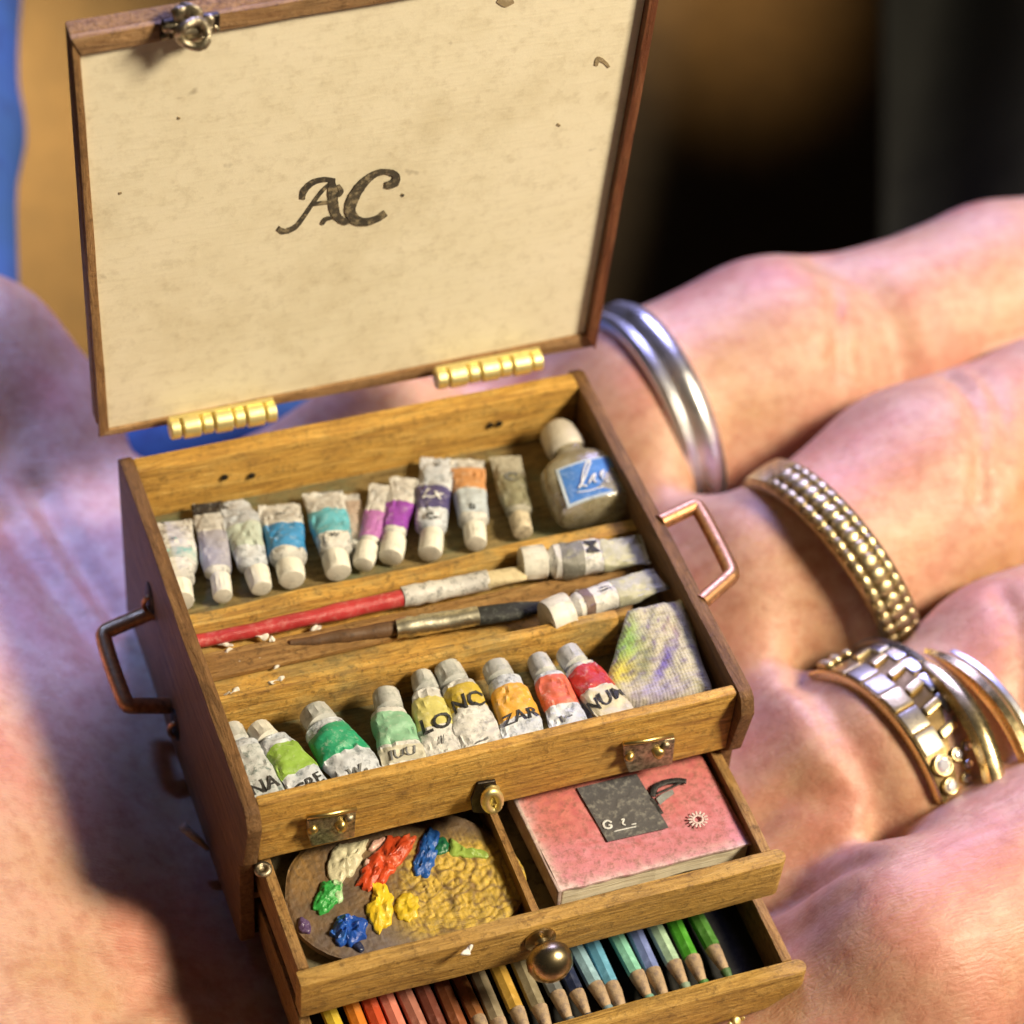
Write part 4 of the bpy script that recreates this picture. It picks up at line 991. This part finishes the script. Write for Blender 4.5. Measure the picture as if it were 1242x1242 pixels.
dab('deep_blue_paint', [(352, 700), (368, 645), (425, 620), (490, 642), (492, 705), (445, 745), (385, 745)], (.015, .08, .42), .13, (.10, .30, .75))
dab('yellow_paint', [(497, 600), (520, 545), (526, 485), (562, 478), (605, 530), (610, 590), (600, 650), (562, 692), (530, 680)], (.80, .56, .03), .07, (.9, .72, .15))
dab('yellow_paint', [(618, 600), (630, 545), (680, 522), (722, 565), (702, 628), (645, 645)], (.80, .58, .04), .06, (.9, .72, .15))
dab('purple_paint', [(208, 650), (232, 632), (262, 655), (262, 692), (228, 690)], (.10, .06, .16), .04)
dab('navy_paint', [(440, 745), (470, 730), (492, 765), (470, 775)], (.02, .03, .08), .03)

# ------------------------------------------------------------------ sketchbook
BK = thing('sketchbook', 'thick worn pink book with a grey square and a white round emblem', 'book', at(770, 1010, -1.18))
zk = -.90
Kt = lambda x, y, z=zk: at(600 + x / 3.268, 900 + y / 3.268, z)
ctl, ctr, cbr, cbl = Kt(62, 190), Kt(800, 20), Kt(1022, 402), Kt(262, 590)
def kcol(u, v, p):
    n = noise.noise(Vector((u * 3, v * 3, 7))); n2 = noise.noise(Vector((u * 22, v * 22, 1)))
    c = blend((.60, .19, .15), (.64, .26, .33), v * 1.6 - .1 + n * .5); c = blend(c, (.46, .10, .12), .25 + n2 * .7)
    e = 1 - v; c = blend(c, (.72, .52, .52), math.exp(-e * 22) + n2 * .9 * math.exp(-e * 9)); c = blend(c, (.72, .56, .56), math.exp(-u * 40) + .5 * n2 * math.exp(-u * 12)); return c
def kpos(u, v):
    p = ctl.lerp(ctr, u).lerp(cbl.lerp(cbr, u), v); return p + Vector((0, .012 * noise.noise(Vector((u * 12, 0, 0))) * v, .02 * noise.noise(Vector((u * 2, v * 2, 0)))))
cv = paint_grid('cover', kpos, kcol, 60, 50, .022, vcol_mat('pink_cover', .5, .35, 20), BK)
bm = bmesh.new(); ins = [ctl.lerp(cbr, .015), ctr.lerp(cbl, .02), cbr.lerp(ctl, .015), cbl.lerp(ctr, .015)]
prism(bm, [p - Vector((0, 0, .02)) for p in ins], (0, 0, -.19)); bevel(bm, .008)
mPg, nd, lk, bs = newmat('page_edges'); v_ = coords(nd, lk, (1, 1, 26)); g = ntex(nd, lk, v_, 3, 4, .6)
lk.new(ramp(nd, lk, g, [(.3, (.60, .52, .36)), (.5, (.80, .74, .56)), (.7, (.84, .79, .64))]), bs.inputs['Base Color']); bump(nd, lk, g, bs, .5, .02); bs.inputs['Roughness'].default_value = .7
for k in range(1, 12): bmesh.ops.bisect_plane(bm, geom=bm.verts[:] + bm.edges[:] + bm.faces[:], plane_co=ins[3].lerp(ins[2], k / 12), plane_no=(1, .1, 0))
jit(bm, .016, 4); bmobj('pages', bm, mPg, BK, smooth=False)
bm = bmesh.new(); sp = [ctl + Vector((-.02, 0, .004)), cbl + Vector((-.02, 0, .004))]
prism(bm, [sp[0], sp[1], sp[1] + Vector((.035, 0, 0)), sp[0] + Vector((.035, 0, 0))], (0, 0, -.22)); bevel(bm, .01); jit(bm, .008, 9); bmobj('spine', bm, col('worn_spine', (.50, .38, .36), amt=.6, dirt=(.7, .66, .58), scale=12), BK)
def decal(name, pts, mat, lift, par=cv, th=.004):
    bm = bmesh.new(); prism(bm, [Kt(x, y, zk + lift) for x, y in pts], (0, 0, th)); return bmobj(name, bm, mat, par, smooth=False)
sq = decal('grey_square', [(325, 183), (562, 126), (600, 190), (690, 340), (448, 396)], grimy('charcoal_print', (.10, .10, .11), .5, (.30, .30, .28), .6, 16), .022)
bm = bmesh.new()
def kst(bm, pts, w_, lift=.021):
    pp = [Kt(x, y, zk + lift) for x, y in pts]; n0 = len(bm.verts); tube_path(bm, [p for p in closed_or(pp)], w_, 6)
    for v_ in list(bm.verts)[n0:]: v_.co.z = zk + lift + (v_.co.z - zk - lift) * .3
def closed_or(pp):
    d = []
    for i in range(len(pp) - 1):
        for k in range(4):
            t = k / 4; p0, p1, p2, p3 = pp[max(i - 1, 0)], pp[i], pp[i + 1], pp[min(i + 2, len(pp) - 1)]
            d.append(0.5 * ((2 * p1) + (p2 - p0) * t + (2 * p0 - 5 * p1 + 4 * p2 - p3) * t * t + (3 * p1 - 3 * p2 + p3 - p0) * t ** 3))
    d.append(pp[-1]); return d
kst(bm, [(462, 322), (445, 314), (430, 325), (436, 342), (455, 344), (462, 334), (450, 331)], .011)
kst(bm, [(500, 312), (512, 308), (506, 326), (518, 332)], .008); kst(bm, [(470, 358), (520, 346), (560, 338)], .006); kst(bm, [(540, 330), (560, 326)], .006)
[setattr(v_.co, 'z', v_.co.z + .010) for v_ in bm.verts]; bmobj('white_marks', bm, mInkW, cv)
bm = bmesh.new(); kst(bm, [(625, 215), (635, 180), (675, 160), (720, 152), (760, 156)], .030); kst(bm, [(618, 225), (638, 250), (660, 285)], .024); kst(bm, [(640, 205), (690, 185), (740, 160)], .012)
bmobj('black_swirl', bm, mInk, cv)
decal('grey_blot', [(640, 225), (665, 205), (705, 188), (712, 205), (680, 228), (655, 250)], col('grey_blot', (.30, .32, .33), amt=.5), .024)
bm = bmesh.new()
for k in range(14):
    t = 2 * math.pi * k / 14; kst(bm, [(806 + 40 * math.cos(t), 306 + 32 * math.sin(t)), (806 + 24 * math.cos(t), 306 + 19 * math.sin(t))], .009)
kst(bm, [(806 + 19 * math.cos(t), 306 + 15 * math.sin(t)) for t in [k * math.pi / 6 for k in range(13)]], .010)
bmobj('round_emblem', bm, col('emblem_white', (.80, .68, .70), amt=.3, dirt=(.7, .4, .42)), cv)

# ------------------------------------------------------------------ pencils
pen = [('yellow', 400, 1229, (.72, .52, .05)), ('orange', 427, 1221, (.75, .24, .03)), ('vermilion', 449, 1217, (.60, .09, .03)), ('salmon pink', 469, 1212, (.74, .24, .17)),
       ('dusty rose', 491, 1205, (.44, .18, .13)), ('maroon', 513, 1200, (.20, .06, .04)), ('chestnut', 535, 1192, (.30, .10, .04)), ('terracotta', 557, 1188, (.44, .18, .06)),
       ('grey beige', 580, 1183, (.34, .28, .18)), ('ochre yellow', 605, 1176, (.56, .34, .06)), ('drab olive', 631, 1171, (.28, .24, .15)), ('slate grey', 656, 1165, (.17, .18, .18)),
       ('navy', 678, 1158, (.02, .03, .08)), ('pale blue', 699, 1151, (.30, .50, .60)), ('sky blue', 719, 1146, (.14, .40, .60)), ('mint', 749, 1138, (.26, .62, .48)),
       ('periwinkle', 771, 1132, (.20, .26, .58)), ('pale mint', 796, 1127, (.42, .62, .44)), ('grass green', 818, 1118, (.08, .36, .03)), ('dark leaf green', 845, 1113, (.08, .24, .04))]
mTipW = grimy('pencil_tip_wood', (.52, .38, .24), .6, (.16, .12, .12), .7, 12)
for i, (nm, x, y, c) in enumerate(pen):
    tx = x + 40 + random.uniform(-2.5, 2.5); ty = 1192 + (884 - tx) * .31 + random.uniform(-7, 5); zc_ = -1.74
    tip = at(tx, ty, zc_ + .01); dr = (at(x, ty - (ty - y) if x > 650 else y, zc_) - tip)
    up0 = at(x, y, zc_); dr = (up0 - tip).normalized(); rr = .068
    T = thing('pencil', f'{nm} coloured pencil stub in the bottom drawer', 'pencil', tip - Vector((0, 0, rr)), 'coloured pencils side by side in the bottom drawer')
    m = grimy('pencil_' + nm.replace(' ', '_'), c, .38, tuple(min(1, k * 1.5 + .1) for k in c), .35, 9, tuple(k * .75 for k in c), .3)
    st = .30 + random.uniform(-.03, .04)
    bm = bmesh.new(); lathe(bm, tip + dr * st, dr, [(rr * .97, 0), (rr, .015), (rr, 1.35), (rr * .9, 1.36)], 7); jit(bm, .008, 5, i); auto(bmobj('barrel', bm, m, T), 30)
    bm = bmesh.new(); lathe(bm, tip + dr * .05, dr, [(rr * .45, 0), (rr * .66, .07), (rr * .92, .20), (rr * .95, st - .05)], 14); jit(bm, .008, 7, i); auto(bmobj('sharpened_wood', bm, mTipW, T), 50)
    bm = bmesh.new(); lathe(bm, tip - dr * .02, dr, [(rr * .28, 0), (rr * .5, .02), (rr * .68, .085)], 12); auto(bmobj('lead', bm, grimy('lead', tuple(k * .5 + .03 for k in c), .5, (.12, .12, .2), .5, 14), T), 50)

# ------------------------------------------------------------------ finger rings
def frame(az, el):
    a = Vector((math.cos(az) * math.cos(el), math.sin(az) * math.cos(el), math.sin(el))); s_ = Vector((0, 0, 1)).cross(a).normalized(); return a, s_, a.cross(s_)
def band(name, c, az, el, R, prof, mat, parent, n=96, wob=0.0, taper=None, part=None):
    """prof: (along axis, outward) closed loop; angle 90 deg is the palm side"""
    a, s_, u_ = frame(az, el); c = Vector(c); bm = bmesh.new(); rr = []
    for k in range(n):
        t = 2 * math.pi * k / n if not part else math.radians(part[0] + (part[1] - part[0]) * k / (n - 1)); d = s_ * math.cos(t) + u_ * math.sin(t); f = taper(t) if taper else 1
        rr.append([bm.verts.new(c + a * (p * f + wob * math.sin(2 * t)) + d * (R + q * (f if q > 0 else 1))) for p, q in prof])
    m = len(prof)
    if part: bm.faces.new(rr[0]); bm.faces.new(rr[-1][::-1])
    for k in range(n - 1 if part else n):
        for j in range(m): bm.faces.new([rr[k][j], rr[k][(j + 1) % m], rr[(k + 1) % n][(j + 1) % m], rr[(k + 1) % n][j]])
    return auto(bmobj(name, bm, mat, parent), 40)
mSilver = metal('polished_silver', (.90, .91, .93), .24, 3, .1, .04)
mGold = metal('antique_gold', (.66, .55, .32), .28, 14, .5, .2)
mGold2 = metal('pale_gold', (.86, .70, .38), .16, 6, .2, .06)
mGroove = metal('dark_gold_groove', (.16, .11, .05), .4, 10)
R1 = thing('finger_ring', 'polished silver ring with grooves on the index finger, farthest ring from the viewer', 'ring', (5.51, 4.93, -2.07), 'rings worn on the fingers')
def rprof(pts): return [(p, q) for p, q in pts] + [(pts[-1][0], -.06), (pts[0][0], -.06)]
band('band', (5.51, 4.93, -2.04), .15, .10, 1.10, rprof([(-.24, 0), (-.23, .05), (-.17, .085), (-.11, .07), (-.08, .035), (-.04, .06), (.03, .11), (.10, .11), (.18, .06), (.22, .0)]), mSilver, R1)
R2 = thing('finger_ring', 'antique gold ring covered in rows of snake like scales on the middle finger', 'ring', (6.24, 2.4, -1.8), 'rings worn on the fingers')
c2_ = (6.24, 2.36, -1.70); az2, el2 = .27, .30
b2_ = band('band', c2_, az2, el2, 1.06, rprof([(-.175, -.01), (-.16, .03), (-.08, .05), (.08, .05), (.16, .03), (.175, -.01)]), mGroove, R2)
band('rim', c2_, az2, el2, 1.06, rprof([(-.195, -.01), (-.19, .03), (-.18, .04), (-.17, .03), (-.165, -.01)]), mGold, b2_)
band('rim', c2_, az2, el2, 1.06, rprof([(.165, -.01), (.17, .03), (.18, .04), (.19, .03), (.195, -.01)]), mGold, b2_)
band('plain_shank', c2_, az2, el2, 1.062, rprof([(-.18, .0), (-.16, .06), (-.08, .075), (.08, .075), (.16, .06), (.18, .0)]), mGold, b2_, part=(200, 418))
a, s_, u_ = frame(az2, el2)
for row, (off, rad, sq_) in enumerate(((-.122, .056, 1.15), (0, .090, .62), (.122, .056, 1.15))):
    bm = bmesh.new(); nb = 20
    for k in range(nb):
        t = math.radians(58) + math.radians(142) * (k + .5) / nb
        d = s_ * math.cos(t) + u_ * math.sin(t); tg = -s_ * math.sin(t) + u_ * math.cos(t)
        p = Vector(c2_) + a * off + d * (1.06 + (.06 if row == 1 else .04)); arc = 1.1 * math.radians(142) / nb
        Mx = Matrix((a, tg, d)).transposed().to_4x4(); Mx.translation = p
        bmesh.ops.create_icosphere(bm, subdivisions=2, radius=1, matrix=Mx @ Matrix.Diagonal((rad, arc * .62, .034, 1)))
    bmobj('scale_row', bm, mGold, b2_)
R3 = thing('finger_ring', 'broad gold and silver band set with panels and tiny diamonds on the ring finger', 'ring', (5.84, .5, -2.2), 'rings worn on the fingers')
c3, az3, el3 = (6.02, .36, -2.06), .27, .04
b3 = band('band', c3, az3, el3, .99, rprof([(-.28, -.01), (-.28, .045), (.27, .05), (.27, -.01)]), mGroove, R3)
band('rim', c3, az3, el3, .99, rprof([(-.315, -.01), (-.31, .05), (-.295, .065), (-.28, .055), (-.275, -.01)]), mGold2, b3)
band('rim', c3, az3, el3, .99, rprof([(.27, -.01), (.275, .08), (.31, .095), (.34, .07), (.355, -.01)]), metal('rim_silver', (.62, .64, .68), .2, 6, .2), b3)
a, s_, u_ = frame(az3, el3)
mPan = [metal('gold_panel', (.78, .64, .34), .26, 9, .4), metal('silver_panel', (.74, .74, .72), .24, 9, .4), metal('bronze_panel', (.46, .42, .34), .3, 9, .4)]
mDia, nd, lk, bs = newmat('diamond'); bs.inputs['Base Color'].default_value = (.9, .92, 1, 1); bs.inputs['Roughness'].default_value = .05; bs.inputs['Metallic'].default_value = .55
def onband(t, off, r_):
    d = s_ * math.cos(t) + u_ * math.sin(t); return Vector(c3) + a * off + d * r_
def panel(t0, t1, o0, o1, h, m, sk=0.0, bv=.012):
    bm = bmesh.new(); n = 4; top = []; bot = []
    for q in range(n + 1):
        t = t0 + (t1 - t0) * q / n
        top.append((bm.verts.new(onband(t + sk, o0, 1.035 + h)), bm.verts.new(onband(t, o1, 1.035 + h)))); bot.append((bm.verts.new(onband(t + sk, o0, 1.02)), bm.verts.new(onband(t, o1, 1.02))))
    for q in range(n):
        bm.faces.new([top[q][0], top[q + 1][0], top[q + 1][1], top[q][1]]); bm.faces.new([bot[q][0], bot[q][1], bot[q + 1][1], bot[q + 1][0]])
        bm.faces.new([top[q][0], bot[q][0], bot[q + 1][0], top[q + 1][0]]); bm.faces.new([top[q][1], top[q + 1][1], bot[q + 1][1], bot[q][1]])
    bm.faces.new([top[0][0], top[0][1], bot[0][1], bot[0][0]]); bm.faces.new([top[n][0], bot[n][0], bot[n][1], top[n][1]])
    bmesh.ops.recalc_face_normals(bm, faces=bm.faces[:])
    sharp = [e for e in bm.edges if len(e.link_faces) == 2 and e.calc_face_angle(0) > .8]
    bmesh.ops.bevel(bm, geom=sharp, offset=bv, segments=2, affect='EDGES', profile=.6, clamp_overlap=True)
    auto(bmobj('panel', bm, m, b3), 40)
for k in range(6):
    t0 = math.radians(47 + k * 12.6); w_ = math.radians(11.4)
    panel(t0, t0 + w_, -.265, -.06, .012 + .008 * (k % 2), mPan[2] if k % 3 else mPan[0])
    panel(t0 + w_ * .15, t0 + w_ * .55, -.05, .13, .05, mPan[0], .03, .02)
    panel(t0 + w_ * .05, t0 + w_ * .98, .135, .262, .03, mPan[1], 0, .02)
def stone(t, off, r_):
    d = s_ * math.cos(t) + u_ * math.sin(t); p = onband(t, off, 1.045)
    bm = bmesh.new(); lathe(bm, p, d, [(r_ * 1.3, -.02), (r_ * 1.3, .03), (r_ * 1.1, .045), (r_ * 1.02, .03)], 18); bmobj('stone_setting', bm, mPan[0], b3)
    bm = bmesh.new(); lathe(bm, p + d * .015, d, [(r_, 0), (r_ * 1.02, .012), (r_ * .6, .04), (0, .042)], 8); bmobj('diamond', bm, mDia, b3, smooth=False)
for t, o_, r_ in ((128, -.17, .075), (127, .0, .05), (126, .12, .05), (133, .06, .05), (132, .18, .05), (139, .0, .05), (140, .16, .06), (138, -.18, .06), (41, -.20, .045), (40, -.10, .045), (34, -.16, .045), (33, -.04, .045), (40, .02, .04), (27, -.1, .045), (124, .22, .04)):
    stone(math.radians(t), o_, r_)
R4 = thing('finger_ring', 'thin polished gold ring next to the broad panelled band', 'ring', (6.2, .05, -2.0), 'rings worn on the fingers')
band('band', (6.17, .10, -1.96), .13, -.14, 1.02, rprof([(-.09, -.01), (-.08, .05), (-.03, .08), (.03, .08), (.08, .05), (.09, -.01)]), mGold2, R4)
R5 = thing('finger_ring', 'slim two tone ring farthest along the ring finger, at the right edge', 'ring', (6.5, .1, -2.0), 'rings worn on the fingers')
b5 = band('band', (6.51, .12, -1.96), .25, -.07, 1.03, rprof([(-.09, -.01), (-.08, .05), (-.02, .07), (.02, .05), (.03, -.01)]), mGold2, R5)
band('silver_edge', (6.51, .12, -1.96), .25, -.07, 1.03, rprof([(.035, -.01), (.05, .05), (.09, .06), (.12, .04), (.13, -.01)]), mSilver, b5)
